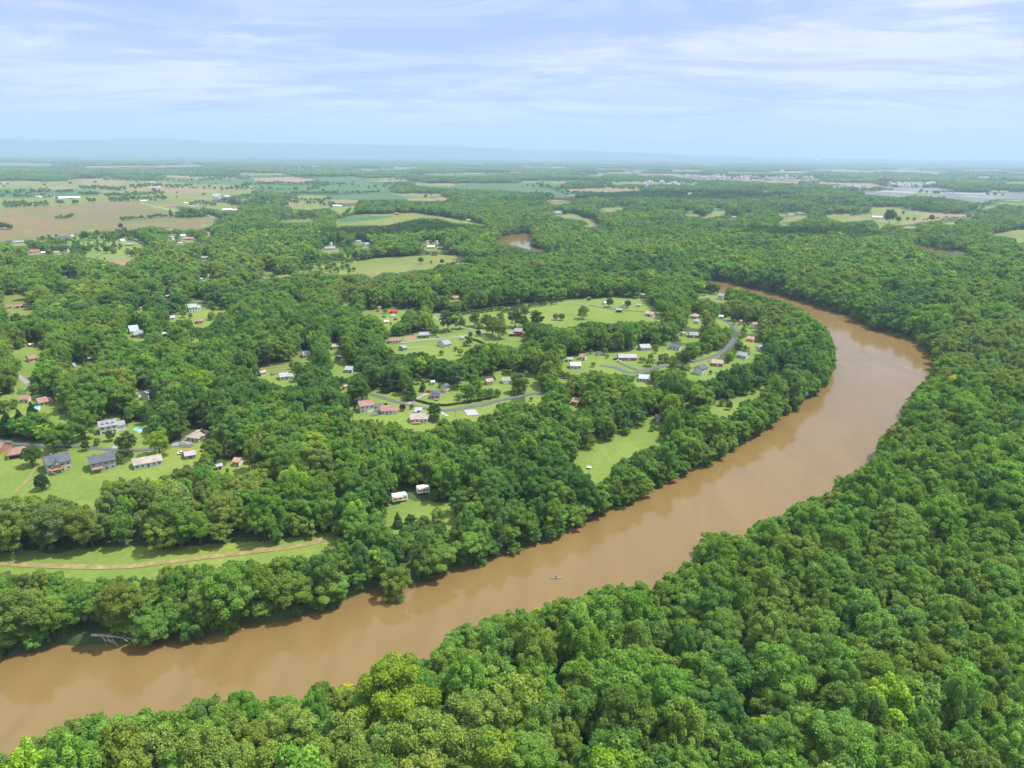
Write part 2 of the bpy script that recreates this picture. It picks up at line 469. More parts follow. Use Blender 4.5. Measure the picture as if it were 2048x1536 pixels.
WH = (.62, .62, .60); CR = (.62, .56, .42); BE = (.48, .42, .33); GRW = (.30, .33, .35); BLW = (.50, .62, .74); BR = (.34, .17, .11); RD = (.35, .05, .06)
rGD = (.085, .095, .115); rG = (.24, .25, .27); rGL = (.31, .32, .33); rBR = (.26, .15, .12); rRB = (.27, .15, .125); rTA = (.31, .27, .235); rOR = (.36, .215, .15)
rWH = (.66, .67, .68); rGN = (.35, .47, .42); rPK = (.33, .25, .22); rRED = (.5, .03, .05)
HOUSES = [
 (118, 944, 50, 13, 2, 6, BE, rGD, 'gable', 'gable_front deck chimney0', 'beige house with slate grey roof and two-level timber deck above the left meadow', 'house'),
 (207, 941, 50, 11, 2, 4, GRW, rGD, 'gable', 'deck_left', 'grey clapboard two-storey house with charcoal roof beside the left meadow', 'house'),
 (297, 935, 55, 9, 1, 2, BLW, rTA, 'gable', '', 'long low pale blue house with taupe roof', 'house'),
 (38, 917, 40, 11, 1, -6, CR, rBR, 'hip', 'porch', 'cream house with reddish brown hip roof and dark open porch at left', 'house'),
 (2, 908, 40, 11, 1, -38, BR, rBR, 'gable', '', 'brown-roofed house cut by the left photo edge beside the road', 'house'),
 (226, 866, 50, 10, 2, 3, WH, rG, 'gable', 'dormers wing chimney', 'white house with grey roof, dormer row and side wing above the round pool lawn', 'house'),
 (400, 884, 46, 15, 1, -40, BE, rTA, 'hip', 'chimney', 'house with broad taupe hip roof at the end of the left road', 'house'),
 (295, 800, 22, 10, 2, 65, WH, rG, 'gable', 'chimney', 'tall white gabled house deep in the left woods', 'house'),
 (277, 795, 12, 8, 1, -40, WH, rG, 'gable', '', 'small white outbuilding left of the tall white gabled house', 'outbuilding'),
 (54, 806, 24, 8, 1, -25, CR, rBR, 'gable', '', 'cream garage with brown roof beside the blue pool at left', 'garage'),
 (90, 812, 32, 10, 1, 12, BE, rBR, 'gable', 'wing', 'brown-roofed bungalow with white awning behind the blue pool', 'house'),
 (65, 724, 20, 9, 1, 15, CR, rBR, 'gable', '', 'brown-roofed cottage beside small clearing at far left', 'house'),
 (147, 735, 13, 9, 1, 60, WH, rG, 'aframe', '', 'steep grey-roofed chalet among the left trees', 'house'),
 (63, 694, 9, 4, 1, 10, (.6, .42, .35), rWH, 'gable', '', 'tiny pink shed on the far left clearing', 'shed'),
 (277, 675, 20, 12, 1, 5, BR, rG, 'gable', '', 'low brick house in front of the pale green dome roof', 'house'),
 (268, 668, 20, 12, 1, 8, WH, rGN, 'barrel', '', 'white outbuilding with rounded pale green roof in the left woods', 'outbuilding'),
 (389, 624, 28, 13, 2, 10, WH, (.27, .31, .30), 'gable', 'chimney wing', 'large grey-green roofed house on its own lawn in the left woods', 'house'),
 (399, 648, 18, 9, 1, -15, BR, rBR, 'hip', '', 'brown hip-roofed cottage below the grey-green roofed house', 'house'),
 (40, 616, 14, 6, 1, 0, (.16, .03, .03), rRB, 'gable', '', 'dark red open shed at the edge of the small left meadow', 'shed'),
 (20, 617, 9, 5, 1, 0, WH, rBR, 'gable', '', 'little white shed beside the dark red shed', 'shed'),
 (282, 621, 9, 8, 1, 50, WH, rGL, 'gable', '', 'pale grey roof poking out of the left woods', 'house'),
 (410, 519, 14, 9, 1, 5, (.35, .35, .36), rG, 'gable', '', 'grey cabin with steep front gable in woods left of centre', 'house'),
 (417, 558, 8, 8, 2, 60, WH, rGL, 'gable', '', 'narrow white gable showing through woods below the grey cabin', 'house'),
 (130, 477, 22, 12, 1, 2, WH, rGD, 'gable', 'chimney0', 'wide dark-roofed white farmhouse at edge of the brown field', 'house'),
 (144, 474, 7, 6, 1, 2, WH, rWH, 'gable', '', 'white shed right of the dark-roofed farmhouse', 'shed'),
 (244, 484, 15, 12, 1, 35, WH, rWH, 'gable', '', 'bright white gabled barn on the upper left lawn', 'barn'),
 (259, 492, 18, 11, 1, -12, GRW, rG, 'hip', '', 'grey hip-roofed house beside the bright white barn', 'house'),
 (37, 487, 20, 10, 1, 5, CR, rG, 'gable', '', 'grey-roofed house at the left end of the tree row by the brown field', 'house'),
 (70, 506, 18, 10, 1, 5, WH, (.50, .10, .11), 'gable', '', 'house with crimson roof at the upper left', 'house'),
 (87, 508, 8, 6, 1, 0, WH, rWH, 'gable', '', 'small white shed right of the crimson roof', 'shed'),
 (114, 508, 11, 8, 1, 0, CR, rTA, 'gable', '', 'small tan house second right of the crimson roof', 'house'),
 (134, 504, 10, 9, 2, 60, WH, rRB, 'gable', '', 'white two-storey house at right end of the upper left tree row', 'house'),
 (344, 480, 11, 9, 2, 55, WH, rGL, 'gable', '', 'tall white house left of the orange barn', 'house'),
 (378, 480, 20, 9, 1, -8, (.5, .3, .2), rOR, 'gable', '', 'orange-brown barn with long roof in the upper left hamlet', 'barn'),
 (366, 474, 11, 8, 1, 10, WH, rWH, 'gable', '', 'white barn just behind the orange-brown barn', 'barn'),
 (361, 489, 11, 8, 1, 10, WH, rGL, 'gable', '', 'white shed in front of the orange-brown barn', 'shed'),
 (417, 472, 9, 8, 2, 40, CR, rTA, 'gable', '', 'tan gabled house right of the upper left hamlet', 'house'),
 (135, 398, 46, 22, 1, 4, WH, rWH, 'gable', '', 'long white barn complex beyond the brown field', 'barn'),
 (117, 399, 14, 14, 1, 4, (.35, .33, .32), rWH, 'gable', '', 'dark-walled barn touching the long white barn', 'barn'),
 (78, 396, 9, 14, 1, 0, WH, rWH, 'gable', '', 'small white farmhouse left of the long white barn', 'house'),
 (310, 377, 22, 22, 1, 5, WH, rGL, 'gable', '', 'white dairy barn beside the far silos', 'barn'),
 (345, 414, 22, 14, 1, 3, CR, rBR, 'gable', '', 'tan farmhouse on the lane beyond the brown field', 'house'),
 (372, 408, 8, 10, 1, 3, WH, rWH, 'gable', '', 'white shed behind the lane farmhouse', 'shed'),
 (388, 415, 14, 12, 1, 0, WH, rG, 'gable', '', 'grey-roofed farmhouse amid trees beyond the brown field', 'house'),
 (411, 405, 12, 12, 1, 0, WH, rGD, 'gable', '', 'dark-roofed white farmhouse beyond the brown field', 'house'),
 (460, 422, 28, 14, 1, 2, CR, rWH, 'gable', 'wing', 'long tan house with white roof on the far yellow lawn', 'house'),
 (288, 404, 12, 12, 1, 0, WH, rWH, 'gable', '', 'white cottage behind the far corner of the brown field', 'house'),
 (262, 365, 10, 14, 1, 0, WH, rBR, 'gable', '', 'tiny white farmhouse on the far tan field', 'house'),
 (427, 356, 10, 18, 1, 0, WH, rWH, 'gable', '', 'far white barn, left of a pair near the skyline fields', 'barn'),
 (484, 357, 16, 20, 1, 0, WH, rWH, 'gable', '', 'far white barn, larger right one near the skyline fields', 'barn'),
 (348, 348, 9, 20, 1, 0, WH, rWH, 'gable', '', 'white speck of a barn in the far left woods', 'barn'),
 (660, 500, 22, 11, 1, 8, WH, rG, 'gable', '', 'grey-roofed low house left of the centre meadow track', 'house'),
 (662, 492, 7, 8, 2, 50, WH, rWH, 'gable', '', 'narrow white gable behind the grey-roofed low house', 'house'),
 (717, 486, 12, 10, 1, -10, WH, rG, 'gable', '', 'white house with grey roof, upper of two above the centre meadow', 'house'),
 (733, 494, 14, 10, 2, 30, WH, rGL, 'gable', '', 'white house, lower of two above the centre meadow', 'house'),
 (854, 488, 10, 9, 2, 60, WH, rRB, 'gable', '', 'white gabled house, left of twins above the centre meadow', 'house'),
 (873, 488, 9, 9, 2, 60, WH, rTA, 'gable', '', 'white gabled house, right of twins above the centre meadow', 'house'),
 (862, 497, 16, 9, 1, 0, (.35, .08, .08), rWH, 'gable', '', 'red-walled barn with white roof in front of the twin gables', 'barn'),
 (880, 499, 12, 8, 1, 0, (.35, .08, .08), rGL, 'gable', '', 'small red barn with pale roof at right of the white-roofed one', 'barn'),
 (912, 600, 14, 8, 1, 5, (.75, .62, .5), rOR, 'gable', '', 'peach-coloured house alone in the woods above the lane', 'house'),
 (937, 443, 10, 10, 1, 10, WH, rOR, 'gable', '', 'white house with orange roof at right end of the far green hill', 'house'),
 (675, 414, 18, 13, 1, 0, WH, rWH, 'gable', 'wing', 'white farmhouse in front of the far tan field', 'house'),
 (636, 405, 11, 12, 1, 0, WH, rRB, 'gable', '', 'red-brown roofed farmhouse between far fields', 'house'),
 (527, 406, 11, 14, 2, 30, WH, rWH, 'gable', '', 'tall white farmhouse left of the far fields', 'house'),
 (794, 430, 9, 10, 1, 0, BR, rBR, 'gable', '', 'dark brown house at top of the far green hill', 'house'),
 (758, 624, 11, 8, 2, 40, (.48, .26, .18), rBR, 'gable', '', 'orange-brown house behind the red trailer', 'house'),
 (787, 627, 17, 6, 1, 6, (.42, .06, .05), rRED, 'flat', '', 'long bright red shed above the centre lane', 'shed'),
 (773, 647, 8, 5, 1, 0, WH, rWH, 'gable', '', 'small white shed below the bright red shed', 'shed'),
 (790, 687, 27, 8, 1, 6, WH, rBR, 'gable', '', 'long white bungalow with brown roof by the gravel road', 'house'),
 (848, 676, 22, 9, 1, 4, (.2, .14, .13), rG, 'gable', '', 'dark-walled house with grey roof above the gravel road', 'house'),
 (806, 702, 18, 9, 1, 45, GRW, rG, 'gable', '', 'grey-roofed house below the long white bungalow', 'house'),
 (889, 695, 28, 12, 1, 40, WH, rG, 'gable', '', 'white gable-fronted house with grey roof on the central lawn', 'house'),
 (670, 699, 16, 8, 1, 5, CR, rTA, 'gable', '', 'cream house half hidden left of centre, upper', 'house'),
 (612, 716, 20, 9, 1, 12, WH, rG, 'gable', '', 'white house with grey roof by a yellowish clearing', 'house'),
 (677, 721, 16, 10, 1, 55, (.2, .2, .21), rGD, 'gable', '', 'dark charcoal gabled house in the trees left of centre', 'house'),
 (700, 746, 22, 8, 1, -18, BLW, rGL, 'gable', '', 'light blue house with pale roof on small lawn', 'house'),
 (572, 760, 30, 9, 1, 8, WH, rGL, 'gable', 'wing', 'white house with pale grey roof in the woods left of centre', 'house'),
 (525, 752, 13, 9, 1, 25, CR, rTA, 'gable', '', 'cream house left of the pale grey roofed one', 'house'),
 (732, 826, 36, 10, 2, 12, WH, rRB, 'gable', 'garage', 'white house with red-brown roof inside the curved asphalt drive', 'house'),
 (780, 829, 38, 10, 1, -4, WH, rRB, 'gable', 'wing', 'white bungalow with red-brown roof right of the curved drive', 'house'),
 (839, 846, 38, 10, 1, -2, WH, rTA, 'gable', 'deck chimney0', 'white house with taupe roof below the two parked cars', 'house'),
 (873, 799, 26, 10, 1, -14, GRW, rGD, 'gable', 'dormers porch_r', 'dark grey house with dormers and timber porch at the road bend', 'house'),
 (890, 786, 20, 11, 2, 45, CR, rGD, 'gable', '', 'cream gabled wing building behind the dark grey dormered house', 'house'),
 (865, 770, 9, 4, 1, 20, WH, rWH, 'gable', '', 'small white garden shed above the dark grey dormered house', 'shed'),
 (690, 780, 10, 8, 1, 30, (.6, .45, .4), rPK, 'gable', '', 'pinkish house almost hidden by trees left of the road', 'house'),
 (1037, 673, 19, 9, 2, -8, RD, rG, 'gable', 'chimney0', 'barn-red two-storey house with grey roof on the central lawn', 'house'),
 (1024, 673, 12, 7, 1, -8, RD, rG, 'gable', '', 'low red wing building left of the barn-red house', 'outbuilding'),
 (925, 680, 9, 4, 1, 10, (.3, .3, .3), rGL, 'gable', '', 'tiny grey shed beside the hedge line on the central lawn', 'shed'),
 (891, 664, 11, 4, 1, 4, (.55, .3, .2), rPK, 'gable', '', 'small terracotta shed under a big lawn tree', 'shed'),
 (1012, 768, 18, 7, 1, 3, WH, rG, 'gable', 'garage', 'white double garage with grey roof beyond the road', 'garage'),
 (978, 770, 14, 8, 1, 20, (.6, .4, .32), rPK, 'gable', '', 'salmon-roofed house mostly behind trees at the road bend', 'house'),
 (1139, 724, 14, 7, 1, 10, CR, rTA, 'gable', '', 'cream shed left of the brown-roofed garage', 'shed'),
 (1166, 721, 19, 8, 1, -15, CR, rBR, 'gable', '', 'cream garage with brown roof on the right lawn', 'garage'),
 (1197, 711, 10, 5, 1, 8, (.45, .2, .14), rGD, 'gable', '', 'small brick shed with dark roof on the right lawn', 'shed'),
 (1150, 738, 26, 9, 1, 8, WH, (.38, .43, .5), 'gable', '', 'white house with blue-grey roof below the garden sheds', 'house'),
 (1154, 812, 18, 9, 1, -25, BR, rOR, 'gable', '', 'orange-roofed house hidden in trees right of the road', 'house'),
 (1210, 611, 14, 8, 1, 55, WH, rWH, 'gable', '', 'white barn at the upper edge of the meadow', 'barn'),
 (1238, 625, 13, 5, 1, 2, (.12, .1, .09), rG, 'flat', '', 'open dark field shelter on the upper meadow', 'shelter'),
 (1178, 601, 8, 5, 1, 0, (.12, .1, .09), rGD, 'flat', '', 'tiny dark shelter on the meadow edge by the woods', 'shelter'),
 (1301, 634, 26, 9, 1, -32, CR, rPK, 'gable', '', 'long stable with pinkish rusty roof at right of the meadow', 'barn'),
 (1252, 613, 12, 7, 1, 0, WH, rGL, 'gable', '', 'white outbuilding behind round tree on the upper meadow', 'outbuilding'),
 (1277, 614, 8, 5, 1, 0, WH, rTA, 'gable', '', 'small white shed right of the round meadow tree', 'shed'),
 (1286, 594, 10, 8, 1, 0, CR, rTA, 'gable', '', 'cream house in trees at the top of the meadow', 'house'),
 (1443, 600, 18, 10, 2, -25, WH, rG, 'gable', '', 'tall white house with grey roof near the far river bend', 'house'),
 (1390, 638, 18, 10, 1, -20, BE, rTA, 'hip', '', 'tan house with hip roof right of the long stable', 'house'),
 (1395, 648, 14, 8, 1, -25, WH, rGL, 'gable', '', 'pale grey garage below the tan hip-roofed house', 'garage'),
 (1480, 651, 9, 9, 2, 40, (.55, .3, .2), rOR, 'gable', '', 'orange brick house beside the upper right road', 'house'),
 (1508, 658, 14, 9, 2, 30, WH, rOR, 'gable', 'chimney', 'white house with orange roof near the river bend', 'house'),
 (1502, 684, 18, 8, 1, -15, (.6, .42, .3), rOR, 'gable', '', 'orange-roofed cottage in dark trees near the river bend', 'house'),
 (1521, 700, 16, 8, 1, -50, WH, rGN, 'gable', '', 'green-roofed cottage nearest the inside of the river bend', 'house'),
 (1486, 718, 26, 9, 1, -22, WH, rG, 'gable', '', 'grey low-roofed house right of the winding road', 'house'),
 (1434, 733, 24, 9, 1, 4, BR, rPK, 'gable', '', 'brick house with pinkish tan roof below the winding road', 'house'),
 (1400, 750, 30, 15, 2, 62, WH, rGD, 'gable', 'chimney0', 'white end-gabled house with blue-black roof near the riverside woods', 'house'),
 (1288, 702, 28, 10, 1, 20, CR, rGL, 'gable', '', 'cream house with pale roof above the striped lawn', 'house'),
 (1350, 701, 26, 9, 1, -12, WH, rGD, 'gable', '', 'dark slate roofed house left of the winding road', 'house'),
 (1386, 676, 22, 9, 1, 10, BR, rG, 'gable', '', 'brick house with grey roof deep in right-hand trees', 'house'),
 (1366, 672, 10, 8, 1, 30, CR, rPK, 'gable', '', 'small gabled house left of the grey-roofed brick house', 'house'),
 (1253, 722, 42, 9, 1, 12, BR, rGL, 'gable', '', 'long brick ranch house with pale roof on the striped lawn', 'house'),
 (1288, 764, 22, 9, 1, 0, WH, (.36, .42, .45), 'gable', '', 'bluish roof peeping over trees below the striped lawn', 'house'),
 (1317, 843, 17, 6, 1, -15, (.3, .26, .23), rTA, 'gable', '', 'weathered shed at the head of the riverside lawn', 'shed'),
 (1442, 637, 9, 6, 1, 0, WH, rWH, 'gable', '', 'small white shed at start of the upper right road', 'shed'),
 (1116, 430, 18, 14, 2, 10, WH, rGL, 'hip', '', 'large white manor on far hillside right of the upstream water', 'house'),
 (1206, 409, 9, 12, 1, 0, WH, rTA, 'gable', '', 'tan-roofed house on the far wooded hillside', 'house'),
 (1236, 407, 7, 12, 1, 0, CR, rTA, 'gable', '', 'small cream house right of the tan-roofed hillside house', 'house'),
 (1289, 423, 14, 12, 1, 0, WH, (.5, .16, .14), 'gable', '', 'white house with brick-red roof on the far wooded hillside', 'house'),
 (1346, 418, 7, 12, 2, 0, (.45, .25, .2), rRB, 'gable', '', 'small brick house right of the brick-red roof', 'house'),
 (1144, 392, 10, 14, 1, 0, WH, rG, 'gable', '', 'white farmhouse at the corner of the far green crop', 'house'),
 (1468, 437, 10, 12, 1, 0, WH, rG, 'gable', '', 'grey-roofed house in woods right of centre, far hillside', 'house'),
 (1497, 425, 9, 12, 1, 0, (.5, .3, .25), rRB, 'gable', '', 'pinkish house at right of the far hillside houses', 'house'),
 (1581, 434, 12, 13, 2, 10, WH, rPK, 'gable', '', 'white hilltop house at left end of the right hill field', 'house'),
 (1755, 437, 22, 14, 1, 5, (.4, .4, .4), rWH, 'gable', '', 'long barn with white roof on the right hill field', 'barn'),
 (1971, 425, 6, 10, 1, 5, WH, rWH, 'gable', '', 'white speck of a barn right of the hill field', 'barn'),
 (1200, 375, 8, 14, 1, 5, WH, rWH, 'gable', '', 'white farmhouse behind the far tan field', 'house'),
 (1380, 390, 12, 14, 1, 5, CR, rWH, 'gable', '', 'white-roofed farm building in the dark far woods', 'barn'),
 (1568, 397, 12, 14, 1, 5, WH, rPK, 'gable', '', 'pinkish farm building in woods left of the grey cleared land', 'house'),
 (1541, 398, 6, 12, 1, 5, WH, rWH, 'gable', '', 'white cottage left of the pinkish farm building', 'house'),
 (1672, 376, 9, 14, 2, 5, WH, rTA, 'gable', '', 'pale farmhouse just left of the grey cleared land', 'house'),
 (1697, 381, 10, 14, 1, 5, CR, rTA, 'gable', '', 'tan farmhouse touching the left tip of grey cleared land', 'house'),
 (478, 933, 22, 8, 1, -35, WH, rOR, 'gable', '', 'white house with orange roof hidden right of the white boat shed', 'house'),
 (439, 940, 9, 4, 1, 10, WH, rGL, 'gable', '', 'tiny pale garden shed left of the orange-roofed house', 'shed'),
 (381, 918, 24, 6, 1, 3, (.35, .34, .33), rGL, 'gable', '', 'grey shed in front of the bright red boat cover', 'shed'),
 (402, 562, 7, 7, 1, 3, WH, rGL, 'gable', '', 'white cottage roof in woods near the narrow white gable', 'house'),
 (330, 672, 9, 5, 1, 3, GRW, rGN, 'gable', '', 'small green-roofed shed right of the pale green dome', 'shed'),
 (182, 722, 8, 5, 1, 3, GRW, (.1, .4, .36), 'gable', '', 'teal-roofed shed right of the steep grey chalet', 'shed'),
 (345, 639, 9, 6, 1, 3, WH, rWH, 'gable', '', 'low white roof left of the brown hip-roofed cottage', 'shed'),
 (335, 597, 10, 7, 1, 30, (.3, .08, .08), rPK, 'gable', '', 'maroon house with pale roof in the left woods', 'house'),
]

for h in HOUSES:
    if h[1] > 440:
        fill(cls, [(h[0] + h[2] * .85 * math.cos(q_ / 12 * 6.283) * (1 + .2 * math.sin(q_ * 2.3 + h[0])), h[1] + h[2] * .05 + h[2] * .26 * math.sin(q_ / 12 * 6.283)) for q_ in range(12)], LAWN if h[1] > 560 or h[0] % 2 else HAY)
for k, (c, poly) in enumerate(COVER):
    fill(cls, jig(poly, k), c)
WATER_VIS = FAR_BANK[1:] + FAR_TOPS + RIGHT_WATER + NEAR_TOPS[:-1]
fill(cls, WATER_VIS, WATERC)
fill(cls, POND, WATERC)
for s in SLIVERS:
    fill(cls, s, WATERC)
keep_clear = cls > 0
hard_clear = np.zeros_like(keep_clear)


ground_cls = cls.copy()
for step in range(14):
    g = ground_cls
    if step < 14: m_ = (g[1:] == 0) & np.isin(g[:-1], (LAWN, HAY)) & (np.arange(1, 1536)[:, None] > (620 if step < 5 else 780))
    t_ = g[1:]; t_[m_] = g[:-1][m_]
    if step < 6:
        m_ = (g[:-1] == 0) & np.isin(g[1:], (LAWN, HAY)) & (np.arange(1535)[:, None] > 560)
        t_ = g[:-1]; t_[m_] = g[1:][m_]
        m_ = (g[:, 1:] == 0) & np.isin(g[:, :-1], (LAWN, HAY)) & (np.arange(1536)[:, None] > 560)
        t_ = g[:, 1:]; t_[m_] = g[:, :-1][m_]
        m_ = (g[:, :-1] == 0) & np.isin(g[:, 1:], (LAWN, HAY)) & (np.arange(1536)[:, None] > 560)
        t_ = g[:, :-1]; t_[m_] = g[:, 1:][m_]


def lookup(arr, u, v, default=0):
    ui = np.round(u).astype(int) + 76
    vi = np.round(v).astype(int)
    ok = (ui >= 0) & (ui < arr.shape[1]) & (vi >= 0) & (vi < arr.shape[0])
    r = np.full(u.shape, default, arr.dtype)
    r[ok] = arr[vi[ok], ui[ok]]
    return r


# ------------------------------------------------------------------ materials
def new_mat(name):
    mt = bpy.data.materials.new(name)
    mt.use_nodes = True
    t = mt.node_tree
    t.nodes.clear()
    o = t.nodes.new('ShaderNodeOutputMaterial')
    return mt, t, o


def noise(t, scale, detail=4, rough=.55, vec=None, dist=0.0):
    n = t.nodes.new('ShaderNodeTexNoise')
    n.inputs['Scale'].default_value = scale
    n.inputs['Detail'].default_value = detail
    n.inputs['Roughness'].default_value = rough
    n.inputs['Distortion'].default_value = dist
    if vec is None:
        g = t.nodes.new('ShaderNodeNewGeometry')
        vec = g.outputs['Position']
    t.links.new(vec, n.inputs[0])
    return n.outputs[0]


def stretched(t, sx_, sy_, rot=0):
    g = t.nodes.new('ShaderNodeNewGeometry')
    mp = t.nodes.new('ShaderNodeMapping')
    mp.inputs['Scale'].default_value = (sx_, sy_, 1)
    mp.inputs['Rotation'].default_value = (0, 0, math.radians(rot))
    t.links.new(g.outputs['Position'], mp.inputs[0])
    return mp.outputs[0]


def ground_mat(name, c1, c2, s_big, s_small, c3=None, rough=.95, stripes=None):
    mt, t, o = new_mat(name)
    p = t.nodes.new('ShaderNodeBsdfPrincipled')
    p.inputs['Roughness'].default_value = rough
    p.inputs['Specular IOR Level'].default_value = .15
    col = mix_c(t, ramp(t, noise(t, s_big, 5), .35, .65), c1, c2)
    if c3:
        col = mix_c(t, ramp(t, noise(t, s_big * .37, 4), .5, .68), col, c3)
    det = noise(t, s_small, 3, .7)
    col = mix_c(t, math_n(t, 'MULTIPLY', ramp(t, det, .3, .75), .45), col, tuple(v * .55 for v in c1))
    if stripes:
        w = t.nodes.new('ShaderNodeTexWave')
        w.inputs['Scale'].default_value = stripes[0]
        w.inputs['Distortion'].default_value = 1.5
        w.inputs['Detail'].default_value = 2
        w.inputs['Detail Scale'].default_value = .3
        t.links.new(stretched(t, 1, 1, stripes[1]), w.inputs[0])
        col = mix_c(t, math_n(t, 'MULTIPLY', w.outputs[1], stripes[2]), col, tuple(v * 1.5 for v in c2))
    t.links.new(col, p.inputs['Base Color'])
    t.links.new(p.outputs[0], o.inputs[0])
    return mt


M = {}
M['floor'] = ground_mat('forest_floor', (.045, .075, .022), (.06, .095, .028), .02, .35, (.055, .06, .028))
M['lawn'] = ground_mat('lawn_grass', (.105, .165, .030), (.145, .20, .040), .03, .5, (.19, .215, .04), stripes=(.33, 25, .2))
M['hay'] = ground_mat('hay_grass', (.11, .145, .036), (.155, .17, .047), .012, .15, (.085, .135, .034), stripes=(.05, 60, .25))
M['brown'] = ground_mat('brown_stubble', (.172, .118, .060), (.125, .125, .048), .006, .08, (.095, .12, .048), stripes=(.03, 85, .2))
M['tan'] = ground_mat('ripe_grain', (.185, .155, .075), (.22, .18, .09), .01, .1)
M['crop'] = ground_mat('green_crop', (.052, .115, .032), (.066, .132, .036), .008, .1, (.055, .125, .05))
M['grey'] = ground_mat('cleared_gravel', (.105, .112, .122), (.145, .15, .158), .012, .1, (.30, .33, .30), stripes=(.02, 40, .2))
M['dirt'] = ground_mat('bare_soil', (.22, .15, .09), (.26, .18, .11), .02, .3)
M['deep_crop'] = ground_mat('dark_crop', (.055, .115, .05), (.07, .14, .055), .01, .1)  # darker green field, the crop's own colour

# water: muddy, glossy, faint ripples
mt, t, o = new_mat('muddy_water')
p = t.nodes.new('ShaderNodeBsdfPrincipled')
mud = mix_c(t, ramp(t, noise(t, .045, 6, .62, stretched(t, 1, .28, 32), 1.2), .38, .64), (.152, .100, .036), (.168, .112, .043))
t.links.new(mud, p.inputs['Base Color'])
rr0 = math_n(t, 'MULTIPLY_ADD', ramp(t, noise(t, .035, 5, .6, stretched(t, 1, .35, 35), 1.0), .4, .7), .14, .06)
t.links.new(rr0, p.inputs['Roughness'])
p.inputs['IOR'].default_value = 1.33
p.inputs['Specular IOR Level'].default_value = .5
bn = t.nodes.new('ShaderNodeBump')
bn.inputs['Strength'].default_value = .16
bn.inputs['Distance'].default_value = .10
hsum = math_n(t, 'ADD', noise(t, .9, 4, .6, stretched(t, 1, .6, 30)), math_n(t, 'MULTIPLY', noise(t, .12, 3), 1.2))
t.links.new(hsum, bn.inputs['Height'])
t.links.new(bn.outputs[0], p.inputs['Normal'])
t.links.new(p.outputs[0], o.inputs[0])
M['water'] = mt

# leaves: the tree's own tint times a little variation between leaf clumps
def leaf_mat(name, trans=.36):
    mt, t, o = new_mat(name)
    at = t.nodes.new('ShaderNodeAttribute'); at.attribute_type = 'INSTANCER'; at.attribute_name = 'tint'
    lv = t.nodes.new('ShaderNodeAttribute'); lv.attribute_type = 'GEOMETRY'; lv.attribute_name = 'lv'
    v = math_n(t, 'MULTIPLY_ADD', lv.outputs['Fac'], .85, .68)
    cmb = t.nodes.new('ShaderNodeCombineXYZ')
    t.links.new(math_n(t, 'MULTIPLY', v, math_n(t, 'MULTIPLY_ADD', lv.outputs['Fac'], .35, .85)), cmb.inputs[0])
    t.links.new(v, cmb.inputs[1])
    t.links.new(math_n(t, 'MULTIPLY', v, math_n(t, 'MULTIPLY_ADD', lv.outputs['Fac'], -.3, 1.12)), cmb.inputs[2])
    col = mix_c(t, 1.0, at.outputs['Color'], cmb.outputs[0], 'MULTIPLY')
    d = t.nodes.new('ShaderNodeBsdfDiffuse')
    tr = t.nodes.new('ShaderNodeBsdfTranslucent')
    t.links.new(col, d.inputs[0])
    t.links.new(mix_c(t, 1.0, col, (1.25, 1.35, .7), 'MULTIPLY'), tr.inputs[0])
    ms = t.nodes.new('ShaderNodeMixShader')
    ms.inputs[0].default_value = trans
    t.links.new(d.outputs[0], ms.inputs[1]); t.links.new(tr.outputs[0], ms.inputs[2])
    t.links.new(ms.outputs[0], o.inputs[0])
    return mt


M['leaf'] = leaf_mat('leaves')


def simple(name, col, rough=.7, var=.25, scale=.8, spec=.3, metal=0.0):
    mt, t, o = new_mat(name)
    p = t.nodes.new('ShaderNodeBsdfPrincipled')
    p.inputs['Roughness'].default_value = rough
    p.inputs['Specular IOR Level'].default_value = spec
    p.inputs['Metallic'].default_value = metal
    c = mix_c(t, ramp(t, noise(t, scale, 5, .6), .3, .7), tuple(v * (1 - var) for v in col), tuple(min(1, v * (1 + var * .4)) for v in col))
    t.links.new(c, p.inputs['Base Color'])
    t.links.new(p.outputs[0], o.inputs[0])
    M[name] = mt
    return mt


simple('bark', (.11, .085, .06), .95, .4, 2)
simple('pale_bark', (.42, .38, .32), .9, .4, 1.5)
simple('asphalt', (.09, .095, .10), .9, .15, .3)
simple('gravel', (.24, .235, .22), .95, .2, .5)
simple('dirt_track', (.25, .185, .085), .95, .35, .3)
mt = M['dirt_track']; t = mt.node_tree
p = [n for n in t.nodes if n.type == 'BSDF_PRINCIPLED'][0]
lk = p.inputs['Base Color'].links[0].from_socket
t.links.new(mix_c(t, math_n(t, 'MULTIPLY', ramp(t, noise(t, .9, 4, .7), .42, .62), .65), lk, (.13, .17, .04)), p.inputs['Base Color'])
simple('concrete', (.30, .30, .30), .9, .12, .6)
simple('glass', (.045, .055, .07), .12, .2, .5, .8)
simple('rubber', (.02, .02, .02), .8)
simple('chrome', (.5, .5, .52), .25, .1, 1, .5, .8)
simple('pool_water', (.05, .55, .68), .08, .08, .6, .6)
simple('white_trim', (.8, .8, .78), .5, .08)
simple('wood_deck', (.36, .21, .10), .8, .25, 2)
simple('dark_wood', (.12, .075, .05), .85, .25, 2)
simple('brick_dark', (.23, .10, .07), .9, .3, 2)
simple('hedge', (.03, .06, .02), .9, .4, 1)
_mc = {}


